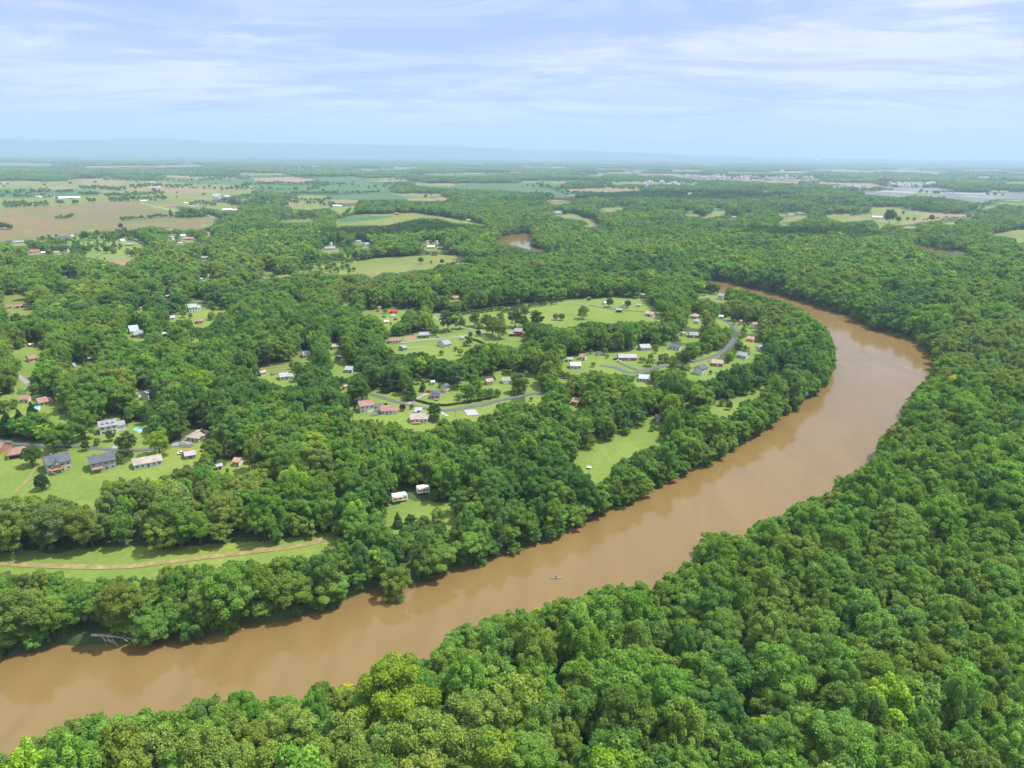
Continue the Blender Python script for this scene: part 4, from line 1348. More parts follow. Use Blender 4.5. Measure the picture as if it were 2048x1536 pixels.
def place(P, hmean, hsd, margin, scales=(1, .82, .66, .5, .36), rk=(.34, .42)):
    sd = river_sd(P); z = height(P, sd)
    ok = base_ok(P, z, sd, margin) & house_free(P, 0)
    P, z, sd = P[ok], z[ok], sd[ok]
    h = np.clip(rng.normal(hmean, hsd, len(P)), hmean * .55, hmean * 1.5)
    big = .5 + .5 * np.sin(P[:, 0] / 70 + 2) * np.cos(P[:, 1] / 90)
    h *= .88 + .24 * big
    r = h * rng.uniform(rk[0], rk[1], len(P))
    s_final = np.zeros(len(P))
    todo = np.ones(len(P), bool)
    for s in scales:
        good = todo & clear_of(P, z, h * s, r * s, np.where(sd < 16, .3, .85))
        s_final[good] = s
        todo &= ~good
    k = s_final > 0
    return P[k], z[k], (h * s_final)[k], (r * s_final)[k], sd[k]


trees = []
P1 = grid_pts(SPX, 55, 620, 42, .46)
T1 = place(P1, 13.2, 3.1, 3.6, rk=(.28, .40))
# riverside growth: low crowns leaning over the water's edge
edge = []
for poly in POLYS_W[:2]:
    b = np.roll(poly, -1, 0)
    for (ax, ay), (bx, by) in zip(poly, b):
        L = math.hypot(bx - ax, by - ay)
        if L > 600: continue
        nx, ny = (by - ay) / L, -(bx - ax) / L
        for q in range(int(L / 3.4)):
            t_ = (q + rng.uniform(0, 1)) / max(1, int(L / 3.4))
            for sg in (-1, 1):
                o_ = rng.uniform(1.5, 6.5)
                edge.append((ax + (bx - ax) * t_ + nx * sg * o_, ay + (by - ay) * t_ + ny * sg * o_))
edge = np.array(edge)
edge = edge[edge[:, 1] > 0]
T2 = place(edge, 8.8, 2.4, 1.6, (1, .8, .6, .45, .3), (.42, .52))
T2b = place(edge + rng.normal(0, .8, edge.shape), 4.5, 1.0, .8, (1, .7, .5), (.5, .65))
# understorey filling every wooded gap
P3 = grid_pts(6.2, 70, 620, 42, .5)
T3 = place(P3[rng.uniform(size=len(P3)) < .5], 7.5, 2.0, 3.2, (1, .7, .5, .35), (.4, .5))
P4 = grid_pts(7.4, 620, 1750, 40, .46)
T4 = place(P4, 13.5, 3, 5, (1, .8, .6, .42), (.38, .46))
P5 = grid_pts(8.0, 620, 1500, 40, .5)
T5 = place(P5[rng.uniform(size=len(P5)) < .3], 7.5, 2, 4, (1, .7, .5), (.45, .55))

# single trees the photograph shows on lawns and along roads: (x, y of foot, height px, kind, tint, label)
R, PL, CO, AI, BU = 'round', 'plume', 'cone', 'airy', 'bush'
SINGLE = [
 (84, 981, 30, BU, 'pine green', 'lone round dark bush standing on the left meadow', 'bush'),
 (66, 932, 40, R, 'deep green', 'dark tree between the brown-roofed porch house and the beige house'),
 (112, 905, 46, R, 'mid green', 'rounded tree across the road above the beige house'),
 (130, 897, 48, R, 'fresh green', 'full tree beside the road above the beige house, right of a pair'),
 (170, 878, 54, R, 'mid green', 'big domed tree left of the white dormered house'),
 (172, 901, 20, R, 'deep green', 'small dark tree at the roadside left of the driveway'),
 (222, 882, 22, R, 'deep green', 'dense low tree in front of the white dormered house'),
 (196, 890, 14, BU, 'mid green', 'round garden bush on the lawn left of the driveway', 'bush'),
 (257, 908, 44, R, 'grey-green', 'tall grey-green tree between driveway and pool lawn'),
 (320, 910, 56, AI, 'lime green', 'airy lime green tree on the right edge of the pool lawn'),
 (358, 880, 40, R, 'mid green', 'tree left of the broad taupe hip roof'),
 (425, 925, 46, R, 'mid green', 'tree between the grey shed and the orange-roofed house'),
 (70, 850, 46, CO, 'pine green', 'dark conifer at the left edge of the road woods', 'conifer'),
 (45, 868, 48, CO, 'pine green', 'dark conifer second from left above the left road', 'conifer'),
 (20, 872, 50, CO, 'pine green', 'dark conifer nearest the left photo edge', 'conifer'),
 (90, 875, 44, CO, 'pine green', 'dark conifer right of the row above the left road', 'conifer'),
 (896, 663, 40, R, 'deep green', 'large round tree behind the terracotta shed'),
 (920, 658, 28, AI, 'grey-green', 'airy tree right of the terracotta shed tree'),
 (949, 653, 26, R, 'mid green', 'round tree on the meadow below the lane, third from left'),
 (972, 656, 26, R, 'grey-green', 'grey-green tree on the meadow beside the gravel turn'),
 (985, 670, 40, AI, 'grey-green', 'tall airy tree left of the barn-red house, left of a pair'),
 (998, 677, 44, AI, 'olive green', 'tall airy tree left of the barn-red house, right of a pair'),
 (1001, 643, 20, AI, 'grey-green', 'small sparse tree alone high on the central meadow'),
 (941, 675, 11, BU, 'deep green', 'round dark bush beside the lane end, left of two', 'bush'),
 (958, 672, 11, BU, 'pine green', 'dark conical bush beside the lane end, right of two', 'bush'),
 (1030, 655, 34, R, 'deep green', 'dark round tree just behind the barn-red house'),
 (1047, 658, 26, R, 'mid green', 'mid green tree touching the right of the barn-red house'),
 (1073, 655, 32, R, 'deep green', 'dark round tree right of the barn-red house'),
 (1050, 636, 22, R, 'grey-green', 'pale tree above the barn-red house'),
 (1166, 638, 28, AI, 'grey-green', 'leggy tree standing in the upper meadow'),
 (1125, 641, 13, BU, 'fresh green', 'low shrubby clump on the meadow below the lane', 'bush'),
 (1110, 640, 12, BU, 'rusty', 'brownish shrub on the meadow below the lane', 'bush'),
 (1219, 614, 17, R, 'deep green', 'dark tree beside the white barn on the upper meadow'),
 (1255, 616, 15, R, 'deep green', 'round dark tree in front of the white outbuilding on the meadow'),
 (822, 800, 36, CO, 'deep green', 'pyramidal evergreen at the road junction', 'conifer'),
 (846, 783, 22, CO, 'deep green', 'small pyramidal evergreen left of the dormered house', 'conifer'),
 (775, 784, 40, CO, 'pine green', 'dark evergreen above the road junction, left of a pair', 'conifer'),
 (790, 780, 42, CO, 'pine green', 'dark evergreen above the road junction, right of a pair', 'conifer'),
 (807, 822, 13, BU, 'maroon', 'maroon tree above the red-brown bungalow', 'tree'),
 (772, 818, 11, BU, 'maroon', 'dark maroon bush left of the red-brown bungalow', 'bush'),
 (824, 818, 9, BU, 'deep green', 'round clipped bush above the two parked cars', 'bush'),
 (869, 838, 30, R, 'deep green', 'dark tree right of the taupe-roofed white house'),
 (724, 806, 44, R, 'deep green', 'big dark tree behind the house with red-brown roof'),
 (1037, 786, 38, R, 'mid green', 'round tree right of the white double garage'),
 (1178, 897, 30, AI, 'olive green', 'slender tree at the left corner of the riverside lawn'),
 (1213, 880, 44, R, 'mid green', 'tall tree at the top left of the riverside lawn'),
 (1254, 870, 16, BU, 'mid green', 'small tree shading the garden path on the riverside lawn', 'tree'),
 (1306, 862, 13, BU, 'fresh green', 'spreading low bush on the riverside lawn', 'bush'),
 (1330, 882, 26, R, 'deep green', 'dark round tree on the right side of the riverside lawn'),
 (1380, 722, 30, R, 'mid green', 'full round tree at the edge of the striped lawn'),
 (1364, 736, 34, R, 'deep green', 'dark tree right of the striped lawn road'),
 (1345, 742, 30, AI, 'olive green', 'loose olive tree beside the road below the striped lawn'),
 (796, 1054, 30, CO, 'deep green', 'leftmost small tree in the row on the small riverside clearing'),
 (822, 1060, 30, R, 'deep green', 'second small tree in the row on the small riverside clearing'),
 (846, 1060, 28, R, 'mid green', 'third small tree in the row on the small riverside clearing'),
 (876, 1046, 32, AI, 'mid green', 'rightmost small tree in the row on the small riverside clearing'),
 (214, 507, 14, R, 'deep green', 'round tree in middle of the upper left lawn'),
 (171, 482, 18, R, 'deep green', 'tall rounded tree at the top edge of the upper left lawn'),
 (195, 470, 9, R, 'deep green', 'small tree at the lower edge of the brown field'),
 (242, 458, 11, R, 'deep green', 'round tree alone in the brown field'),
 (172, 507, 15, R, 'mid green', 'tree left of the lane across the upper left lawn'),
 (265, 514, 13, R, 'grey-green', 'grey-green tree right of the upper left lawn'),
 (842, 528, 13, R, 'deep green', 'dark round tree alone on the centre hay meadow'),
 (862, 527, 5, BU, 'deep green', 'tiny dot of a bush on the centre hay meadow', 'bush'),
 (884, 529, 10, R, 'deep green', 'small tree near the right end of the centre hay meadow'),
 (1778, 448, 26, R, 'deep green', 'large tree clump beside the white-roofed hill barn'),
 (1795, 446, 12, R, 'mid green', 'smaller tree right of the hill barn clump'),
 (1806, 430, 7, R, 'deep green', 'lone tree on the crest of the right hill field'),
 (1815, 442, 7, R, 'deep green', 'small tree on the right hill field, left of two'),
 (1828, 443, 7, R, 'mid green', 'small tree on the right hill field, right of two'),
 (1862, 443, 12, R, 'deep green', 'bushy tree at the lower edge of the right hill field'),
 (342, 433, 14, CO, 'deep green', 'slim dark tree standing in the brown field near its lane', 'tree'),
 (1905, 800, 46, R, 'yellow', 'bright yellow tree in the right bank woods'),
 (796, 1488, 150, R, 'lime green', 'big lime green tree in the foreground below the river'),
 (690, 1400, 30, BU, 'yellow', 'small yellow tree glowing in the foreground canopy', 'tree'),
 (645, 1436, 62, R, 'deep green', 'dark domed tree left of the small yellow tree'),
 (792, 1203, 72, AI, 'olive green', 'leaning tree growing out of the river at the far bank'),
 (730, 985, 60, CO, 'grey-green', 'grey-green pine rising from the central woods', 'conifer'),
 (50, 1212, 70, AI, 'grey-green', 'pale sparse tree with bare trunk at left above the river'),
]
SP = land([(s[0], s[1]) for s in SINGLE])


# rows and clumps of far field trees -> part of the woodland
def far_row(pts, n, hpx, jx=2, jy=1):
    pts = np.array(pts, float)
    tt = np.linspace(0, 1, n) * (len(pts) - 1)
    k = np.minimum(tt.astype(int), len(pts) - 2)
    q = pts[k] + (pts[k + 1] - pts[k]) * (tt - k)[:, None]
    q = q + rng.normal(0, 1, q.shape) * np.array([jx, jy]) * .5
    L = land(q)
    d = (L - CAM) @ F_
    h = np.array([hpx] * n) * d / FPX * rng.uniform(.7, 1.2, n)
    return L, h


rows = [far_row(*a) for a in [
 ([(112, 438), (130, 438), (146, 434)], 16, 8), ([(243, 441), (262, 440), (300, 438), (312, 434), (332, 436)], 34, 8), ([(0, 458), (22, 459)], 12, 13),
 ([(8, 412), (40, 413), (95, 410)], 50, 9, 3, 4), ([(-10, 386), (40, 388)], 10, 5, 4, 4), ([(52, 392), (70, 386), (100, 384)], 18, 8, 3, 3), ([(112, 385), (145, 384)], 20, 6),
 ([(160, 390), (195, 391)], 14, 7), ([(160, 376), (195, 378), (225, 380), (252, 381)], 50, 7, 3, 3), ([(262, 375), (300, 372), (385, 374)], 60, 6, 3, 2),
 ([(210, 392), (260, 392), (330, 388)], 60, 7, 3, 3), ([(220, 402), (245, 402), (280, 401), (330, 400)], 60, 8, 3, 3), ([(358, 432), (390, 434), (412, 430)], 40, 9, 3, 4),
 ([(380, 412), (400, 408), (430, 411)], 20, 7, 3, 3), ([(440, 402), (480, 405), (505, 413)], 44, 9, 3, 3), ([(115, 408), (128, 408)], 8, 7), ([(146, 408), (156, 407)], 7, 9), ([(178, 404), (190, 404)], 6, 8),
 ([(512, 369), (560, 367), (612, 368), (635, 364)], 50, 5, 2, 1), ([(560, 372), (660, 370)], 40, 4, 4, 1), ([(585, 388), (640, 388), (676, 388)], 50, 6), ([(685, 388), (760, 386)], 24, 6, 4, 1),
 ([(600, 403), (640, 403), (660, 400)], 22, 7, 3, 2), ([(658, 414), (668, 412)], 6, 9), ([(780, 380), (860, 384), (910, 385)], 70, 8, 3, 2), ([(885, 392), (920, 393), (1000, 390)], 70, 7, 3, 2),
 ([(1118, 378), (1145, 378)], 14, 6), ([(1150, 378), (1205, 377)], 30, 6), ([(1030, 392), (1100, 392)], 34, 8), ([(1140, 388), (1200, 390), (1210, 392)], 34, 7, 3, 2),
 ([(540, 416), (575, 412)], 14, 9), ([(545, 442), (620, 438)], 40, 9, 3, 3), ([(700, 424), (690, 432)], 8, 8),
 ([(140, 486), (110, 490), (95, 492)], 14, 10), ([(60, 497), (100, 500), (150, 502), (156, 494)], 40, 12, 3, 3), ([(215, 480), (235, 476), (250, 470)], 30, 13, 4, 4),
 ([(870, 540), (890, 534), (925, 526), (945, 522)], 22, 8, 3, 1), ([(1848, 441), (1900, 438), (1950, 437)], 22, 5), ([(1700, 432), (1740, 428)], 22, 6), ([(1622, 440), (1650, 440)], 24, 9, 3, 2),
 ([(1746, 378), (1784, 382)], 20, 5), ([(1880, 384), (1910, 384)], 12, 4), ([(1005, 626), (1040, 618), (1110, 608)], 36, 9, 3, 1), ([(905, 631), (960, 626), (1005, 620)], 34, 9, 3, 1)]]

inst_P, inst_I, inst_S, inst_R, inst_T = [], [], [], [], []
tint_arr = np.array([TINTS[n_] for n_ in TN])


def tint_of(k, rs_):
    base = tint_arr[k] * rs_.uniform(.84, 1.16, len(k))[:, None]
    base = base * 1.36 * np.stack([rs_.uniform(.9, 1.12, len(k)), np.ones(len(k)), rs_.uniform(.85, 1.15, len(k))], 1)
    return base


def add_inst(P, z, h, r, idxs, k, h0=HT, r0=RT, rot=None):
    n = len(P)
    if n == 0: return
    sxy = r / r0; sz = h / h0
    inst_P.append(np.column_stack([P, z - .15])); inst_I.append(np.asarray(idxs)[rng.integers(0, len(idxs), n)])
    inst_S.append(np.column_stack([sxy, sxy * rng.uniform(.88, 1.12, n), sz]))
    inst_R.append(rng.uniform(0, 6.283, n) if rot is None else rot)
    inst_T.append(tint_of(k, rng))


# choose the trees that show largest
P, z, h, r, sd = [np.concatenate([a, b]) for a, b in zip(T1, T2)]
u_, v_, zf_ = proj(np.column_stack([P, z + h * .75]))
size = FPX * np.sqrt(h * r * 2) / np.maximum(zf_, 1)
for (x_, y_, _z), s_ in zip(SP, SINGLE):      # room for the singled-out trees
    dd = np.hypot(P[:, 0] - x_, P[:, 1] - y_)
    hm = s_[2] * float((np.array([x_, y_, _z]) - CAM) @ F_) / FPX
    size[dd < hm * .3] = -1
inframe = (u_ > 8) & (u_ < 2040) & (v_ < 1528) & (v_ > 0) & (zf_ > 20)
dead = size < 0
order = np.argsort(-np.where(inframe & (~dead), size, -5))
# a tree wholly behind nearer, taller crowns is not counted out singly
chosen = []
cand = order[:520]
occ = np.zeros((384, 512), bool)
byd = cand[np.argsort(zf_[cand])]
vis_ok = {}
for i in byd:
    a_ = FPX * r[i] / zf_[i] / 4; b_ = FPX * (h[i] * .5) / zf_[i] / 4
    cu, cv = u_[i] / 4, v_[i] / 4
    x0, x1 = int(max(0, cu - a_)), int(min(512, cu + a_ + 1)); y0, y1 = int(max(0, cv - b_ * .7)), int(min(384, cv + b_ + 1))
    if x1 <= x0 or y1 <= y0:
        vis_ok[i] = 0; continue
    sub = occ[y0:y1, x0:x1]
    vis_ok[i] = 1 - sub.mean()
    sub[:] = True
chosen = [i for i in cand if vis_ok[i] > .28 and size[i] > 0][:262]
cset = np.zeros(len(P), bool); cset[chosen] = True
tk = pick_tint(P, rng)
rest = (~cset) & (~dead)
near = rest & (np.hypot(P[:, 0], P[:, 1]) < 2000)
add_inst(P[near], z[near], h[near], r[near], MID, tk[near])
P3_, z3, h3, r3, s3 = T3
add_inst(P3_, z3, h3, r3, MID, pick_tint(P3_, rng))
add_inst(T2b[0], T2b[1] - 1.2, T2b[2], T2b[3], MID, pick_tint(T2b[0], rng))
P4_, z4, h4, r4, s4 = T4
lo = np.hypot(P4_[:, 0], P4_[:, 1]) < 800
add_inst(P4_[lo], z4[lo], h4[lo], r4[lo], MID, pick_tint(P4_[lo], rng))
add_inst(P4_[~lo], z4[~lo], h4[~lo], r4[~lo], LOW, pick_tint(P4_[~lo], rng))
P5_, z5, h5, r5, s5 = T5
add_inst(P5_, z5, h5, r5, LOW, pick_tint(P5_, rng))
for L, hh in rows:
    add_inst(L[:, :2], L[:, 2], hh, hh * .42, LOW, np.where(rng.uniform(size=len(L)) < .6, 1, 0))


def patches(spacing, rmin, rmax, idxs, size_, hm):
    Pp = grid_pts(spacing, rmin, rmax, 39, .15)
    sd_ = river_sd(Pp); z_ = height(Pp, sd_)
    ok = sd_ > size_ * .5
    for ox in (-.5, 0, .5):
        for oy in (-.5, 0, .5):
            for hz in (0, hm):
                Q = np.column_stack([Pp[:, 0] + ox * size_, Pp[:, 1] + oy * size_, z_ + hz])
                uu, vv, _ = proj(Q)
                ok &= ~lookup(keep_clear, uu, vv, False)
    Pp, z_ = Pp[ok], z_[ok]
    n = len(Pp)
    q = pick_tint(Pp * .25, rng); q[q == 5] = 0
    inst_P.append(np.column_stack([Pp, z_ - 2.0])); inst_I.append(np.asarray(idxs)[rng.integers(0, len(idxs), n)])
    s_ = rng.uniform(.95, 1.1, n)
    inst_S.append(np.column_stack([s_, s_, s_ * rng.uniform(.75, 1.1, n)])); inst_R.append(rng.uniform(0, 6.28, n))
    inst_T.append(tint_of(q, rng))


def fill_small(spacing, rmin, rmax, keep_p, hm):
    Pp = grid_pts(spacing, rmin, rmax, 38, .5)
    Pp = Pp[rng.uniform(size=len(Pp)) < keep_p]
    a = place(Pp, hm, 2.5, 6, (1, .7, .5), (.45, .6))
    add_inst(a[0], a[1], a[2], a[3], LOW, pick_tint(a[0], rng))


patches(40, 1700, 4200, P50, 52, 13)
fill_small(20, 1750, 3600, .5, 14)
patches(118, 4200, 12200, P150, 160, 14)
patches(146, 12200, 19800, P150, 160, 14)
fill_small(60, 4200, 9000, .45, 18)

# hedgerow and field trees of the far farmland
P7 = grid_pts(22, 1150, 5200, 38, .5)
u7, v7, _ = proj(np.column_stack([P7, height(P7)]))
c7 = lookup(cls, u7, v7)
hedge_ = (np.abs(np.sin(P7[:, 0] / 95 + P7[:, 1] / 610)) < .16) | (np.abs(np.sin(P7[:, 1] / 190 + P7[:, 0] / 900)) < .13)
clump_ = np.sin(P7[:, 0] / 210 + 3) * np.sin(P7[:, 1] / 260) > .1
pr7 = np.where(hedge_ & clump_, .75, .014)
ok7 = np.isin(c7, (HAY, TAN, CROP, BROWN)) & (v7 < 424) & (rng.uniform(size=len(P7)) < np.where(c7 == BROWN, .004, pr7)) & house_free(P7, 2)
P7 = P7[ok7]; h7 = rng.uniform(7, 15, len(P7))
add_inst(P7, height(P7), h7, h7 * rng.uniform(.4, .6, len(P7)), LOW, np.where(rng.uniform(size=len(P7)) < .7, 1, 0))
# garden trees and shrubs of the yards
P6 = grid_pts(6.5, 180, 1300, 42, .5)
z6 = height(P6)
u6, v6, _ = proj(np.column_stack([P6, z6]))
c6 = lookup(cls, u6, v6)
ok6 = np.isin(c6, (LAWN,)) & (v6 < 905) & (v6 > 450) & house_free(P6, .5) & (river_sd(P6) > 8)
ok6 &= ~((u6 > 870) & (u6 < 1320) & (v6 < 652)) & ~((u6 > 1155) & (u6 < 1330) & (v6 > 835)) & ~((u6 < 200) & (v6 > 915))
edge6 = np.zeros(len(P6), bool)
for ox, oy in ((9, 0), (-9, 0), (0, 5), (0, -5)):
    edge6 |= lookup(cls, u6 + ox, v6 + oy) == 0
ok6 &= rng.uniform(size=len(P6)) < np.where(edge6, .72, .24)
P6, z6 = P6[ok6], z6[ok6]
h6 = rng.uniform(2.5, 7.5, len(P6)); r6 = h6 * rng.uniform(.38, .55, len(P6))
C6 = np.column_stack([P6, z6 + h6 * .5]); uu, vv, zz_ = proj(C6)
a6 = FPX * r6 / zz_; b6 = FPX * h6 * .5 / zz_
ok6 = np.ones(len(P6), bool)
for q in range(10):
    ok6 &= ~lookup(hard_clear, uu + a6 * math.cos(q * .628), vv + b6 * math.sin(q * .628), False)
ok6 &= ~lookup(hard_clear, uu, vv, False)
add_inst(P6[ok6], z6[ok6], h6[ok6], r6[ok6], MID, pick_tint(P6[ok6], rng))
IP = np.concatenate(inst_P).astype(np.float32); II = np.concatenate(inst_I).astype(np.int32); IS = np.concatenate(inst_S).astype(np.float32)
IR = np.concatenate(inst_R).astype(np.float32); IT = np.concatenate(inst_T).astype(np.float32)
print('woodland points', len(IP), 'single', len(chosen))
me = bpy.data.meshes.new('woodland')
me.vertices.add(len(IP)); me.vertices.foreach_set('co', IP.ravel())
a = me.attributes.new('kind_index', 'INT', 'POINT'); a.data.foreach_set('value', II)
a = me.attributes.new('size3', 'FLOAT_VECTOR', 'POINT'); a.data.foreach_set('vector', IS.ravel())
a = me.attributes.new('rot3', 'FLOAT_VECTOR', 'POINT'); a.data.foreach_set('vector', np.column_stack([IR * 0, IR * 0, IR]).astype(np.float32).ravel())
a = me.attributes.new('tint', 'FLOAT_VECTOR', 'POINT'); a.data.foreach_set('vector', IT.ravel())
wood = link(bpy.data.objects.new('woodland', me))
tag(wood, 'dense summer woodland canopy covering the land on both sides of the river', 'woodland', kind='stuff')
ng = bpy.data.node_groups.new('woodland_trees', 'GeometryNodeTree')
ng.interface.new_socket('Geometry', in_out='INPUT', socket_type='NodeSocketGeometry')
ng.interface.new_socket('Geometry', in_out='OUTPUT', socket_type='NodeSocketGeometry')
gi = ng.nodes.new('NodeGroupInput'); go = ng.nodes.new('NodeGroupOutput')
ci = ng.nodes.new('GeometryNodeCollectionInfo'); ci.inputs['Collection'].default_value = proto_col
ci.inputs['Separate Children'].default_value = True; ci.inputs['Reset Children'].default_value = True
iop = ng.nodes.new('GeometryNodeInstanceOnPoints'); iop.inputs['Pick Instance'].default_value = True
m2p = ng.nodes.new('GeometryNodeMeshToPoints')


def named(nm, ty):
    n = ng.nodes.new('GeometryNodeInputNamedAttribute'); n.data_type = ty; n.inputs['Name'].default_value = nm
    return n.outputs[0]


ng.links.new(gi.outputs[0], iop.inputs['Points'])
ng.links.new(ci.outputs[0], iop.inputs['Instance'])
ng.links.new(named('kind_index', 'INT'), iop.inputs['Instance Index'])
ng.links.new(named('size3', 'FLOAT_VECTOR'), iop.inputs['Scale'])
e2r = ng.nodes.new('FunctionNodeEulerToRotation')
ng.links.new(named('rot3', 'FLOAT_VECTOR'), e2r.inputs[0])
ng.links.new(e2r.outputs[0], iop.inputs['Rotation'])
ng.links.new(iop.outputs[0], go.inputs[0])
md = wood.modifiers.new('trees', 'NODES'); md.node_group = ng


# ------------------------------------------------------------------ individual trees
def make_tree(name, hi_, x, y, zz0, h_, r_, rot, tint, label, cat, group, h0=HT, r0=RT):
    root = bpy.data.objects.new(name, None); link(root)
    root.empty_display_size = 1
    root.location = (x, y, zz0 - .15); root.rotation_euler = (0, 0, rot)
    c = bpy.data.objects.new('crown', hi_[0]); link(c, root)
    tr = bpy.data.objects.new('trunk', hi_[1]); link(tr, root)
    root.scale = (r_ / r0, r_ / r0, h_ / h0)
    c['tint'] = [float(q) for q in tint]
    tag(root, label, cat, group)
    return root


ORD = ['first', 'second', 'third', 'fourth', 'fifth', 'sixth', 'seventh', 'eighth', 'ninth', 'tenth', 'eleventh', 'twelfth', 'thirteenth', 'fourteenth']
items = []
for i in chosen:
    uu, vv = u_[i], v_[i]
    farside = sd[i] < 60 and (vv < np.interp(uu, [0, 700, 1200, 1600, 1700], [1325, 1212, 1040, 810, 700]) + 5)
    hk = int(rng.choice([2, 3, 6, 2, 3, 6, 0, 1, 4, 5, 7] if vv > 1150 and not farside else [0, 1, 5, 7, 0, 1, 5, 7, 4, 2]))
    size_w = 'low' if h[i] < 9 else ('tall' if h[i] > 14.5 else 'full')
    band = 5 if vv > 1420 else (4 if vv > 1320 else (3 if vv > 1200 else (2 if vv > 1050 else 1)))
    colw = min(5, int(uu / 342))
    CN = ['far left', 'left', 'left of centre', 'right of centre', 'right', 'far right'][colw]
    if farside:
        place_w = 'on the far river bank, ' + CN
    elif sd[i] < 14:
        place_w = 'on the near river bank, ' + CN
    else:
        place_w = {5: 'at the photo bottom, ', 4: 'just above the photo bottom, ', 3: 'in the lower near woods, ', 2: 'in the middle near woods, ', 1: 'in the upper near woods, '}[band] + CN
    items.append([i, TN[tk[i]], size_w, place_w, hk, uu])
from collections import defaultdict
groups = defaultdict(list)
for it in items:
    groups[(it[1], it[2], it[3])].append(it)
for (tn, sw, pw), lst in groups.items():
    lst.sort(key=lambda q: q[5])
    for n_, it in enumerate(lst):
        i = it[0]
        if len(lst) == 1:
            lab = f'{sw} {tn} tree {pw}'
        else:
            o1 = 'leftmost' if n_ == 0 else ('rightmost' if n_ == len(lst) - 1 else ORD[n_] + ' from left')
            lab = f'{o1} of {sw} {tn} trees {pw}'
        make_tree('broadleaf_tree', HI[it[4]], P[i, 0], P[i, 1], z[i], h[i], r[i], rng.uniform(0, 6.28), tint_of(np.array([tk[i]]), rng)[0], lab, 'tree', 'trees of the riverside woods')
kinds = {R: (HI[1], HT, RT, .40), AI: (HI[4], HT, RT, .36), PL: (HI[3], HT, RT, .38), CO: (HI_CONE, 14, 3.6, .28), BU: (HI_BUSH, 2.9, 1.8, .55)}
rr_ = random.Random(4)
for s_, p_ in zip(SINGLE, SP):
    d_ = float((p_ - CAM) @ F_)
    hm = s_[2] * d_ / FPX * 1.15
    phi_ = math.atan2(CAMZ - p_[2], math.hypot(p_[0], p_[1]))
    hi_, h0, r0, rk_ = kinds[s_[3]]
    hm = hm / (math.cos(phi_) + rk_ * .6 * math.sin(phi_))
    cat = s_[6] if len(s_) > 6 else 'tree'
    if s_[3] == R:
        hi_ = HI[rr_.choice([0, 1, 5, 7])]
    nm = {'bush': 'bush', 'conifer': 'conifer', 'tree': 'broadleaf_tree'}[cat]
    tn = 1.1 * np.array(TINTS[s_[4]]) * rr_.uniform(.92, 1.1)
    make_tree(nm, hi_, p_[0], p_[1], p_[2], hm, hm * rk_, rr_.uniform(0, 6.28), tn, s_[5], cat, {'bush': 'bushes on lawns', 'conifer': 'conifers by the houses', 'tree': 'single trees on lawns and roadsides'}[cat], h0, r0)


# ------------------------------------------------------------------ houses
def slab(mb, a, b, c, d, th):
    """thick quad: a,b lower edge, c,d upper edge"""
    a, b, c, d = [np.array(q, float) for q in (a, b, c, d)]
    n = np.cross(b - a, d - a); n /= np.linalg.norm(n)
    if n[2] < 0: n = -n
    n0 = len(mb.v)
    for q in (a, b, c, d): mb.v.append(tuple(q))
    for q in (a, b, c, d): mb.v.append(tuple(q + n * th))
    for f in ((0, 3, 2, 1), (4, 5, 6, 7), (0, 1, 5, 4), (1, 2, 6, 5), (2, 3, 7, 6), (3, 0, 4, 7)):
        mb.f.append(tuple(n0 + i for i in f))


def gable_body(mb, x0, x1, y0, y1, zt, rise):
    ym = (y0 + y1) / 2
    mb.prism([(y0, -1.0), (y1, -1.0), (y1, zt), (ym, zt + rise), (y0, zt)], 'x', x0, x1)


def gable_roof(mb, x0, x1, y0, y1, zt, rise, ov=.5, th=.22):
    ym = (y0 + y1) / 2
    sl = rise / ((y1 - y0) / 2)
    e = .03
    slab(mb, (x0 - ov, y0 - ov, zt - sl * ov + e), (x1 + ov, y0 - ov, zt - sl * ov + e), (x1 + ov, ym, zt + rise + e), (x0 - ov, ym, zt + rise + e), th)
    slab(mb, (x1 + ov, y1 + ov, zt - sl * ov + e), (x0 - ov, y1 + ov, zt - sl * ov + e), (x0 - ov, ym, zt + rise + e), (x1 + ov, ym, zt + rise + e), th)


def hip_roof(mb, x0, x1, y0, y1, zt, rise, ov=.6):
    x0 -= ov; x1 += ov; y0 -= ov; y1 += ov
    ym = (y0 + y1) / 2; e = min((y1 - y0) / 2, (x1 - x0) * .42)
    n = len(mb.v)
    mb.v += [(x0, y0, zt - .1), (x1, y0, zt - .1), (x1, y1, zt - .1), (x0, y1, zt - .1), (x0, y0, zt + .12), (x1, y0, zt + .12), (x1, y1, zt + .12), (x0, y1, zt + .12), (x0 + e, ym, zt + rise), (x1 - e, ym, zt + rise)]
    for f in ((0, 3, 2, 1), (0, 1, 5, 4), (1, 2, 6, 5), (2, 3, 7, 6), (3, 0, 4, 7), (4, 5, 9, 8), (5, 6, 9), (6, 7, 8, 9), (7, 4, 8)):
        mb.f.append(tuple(n + i for i in f))


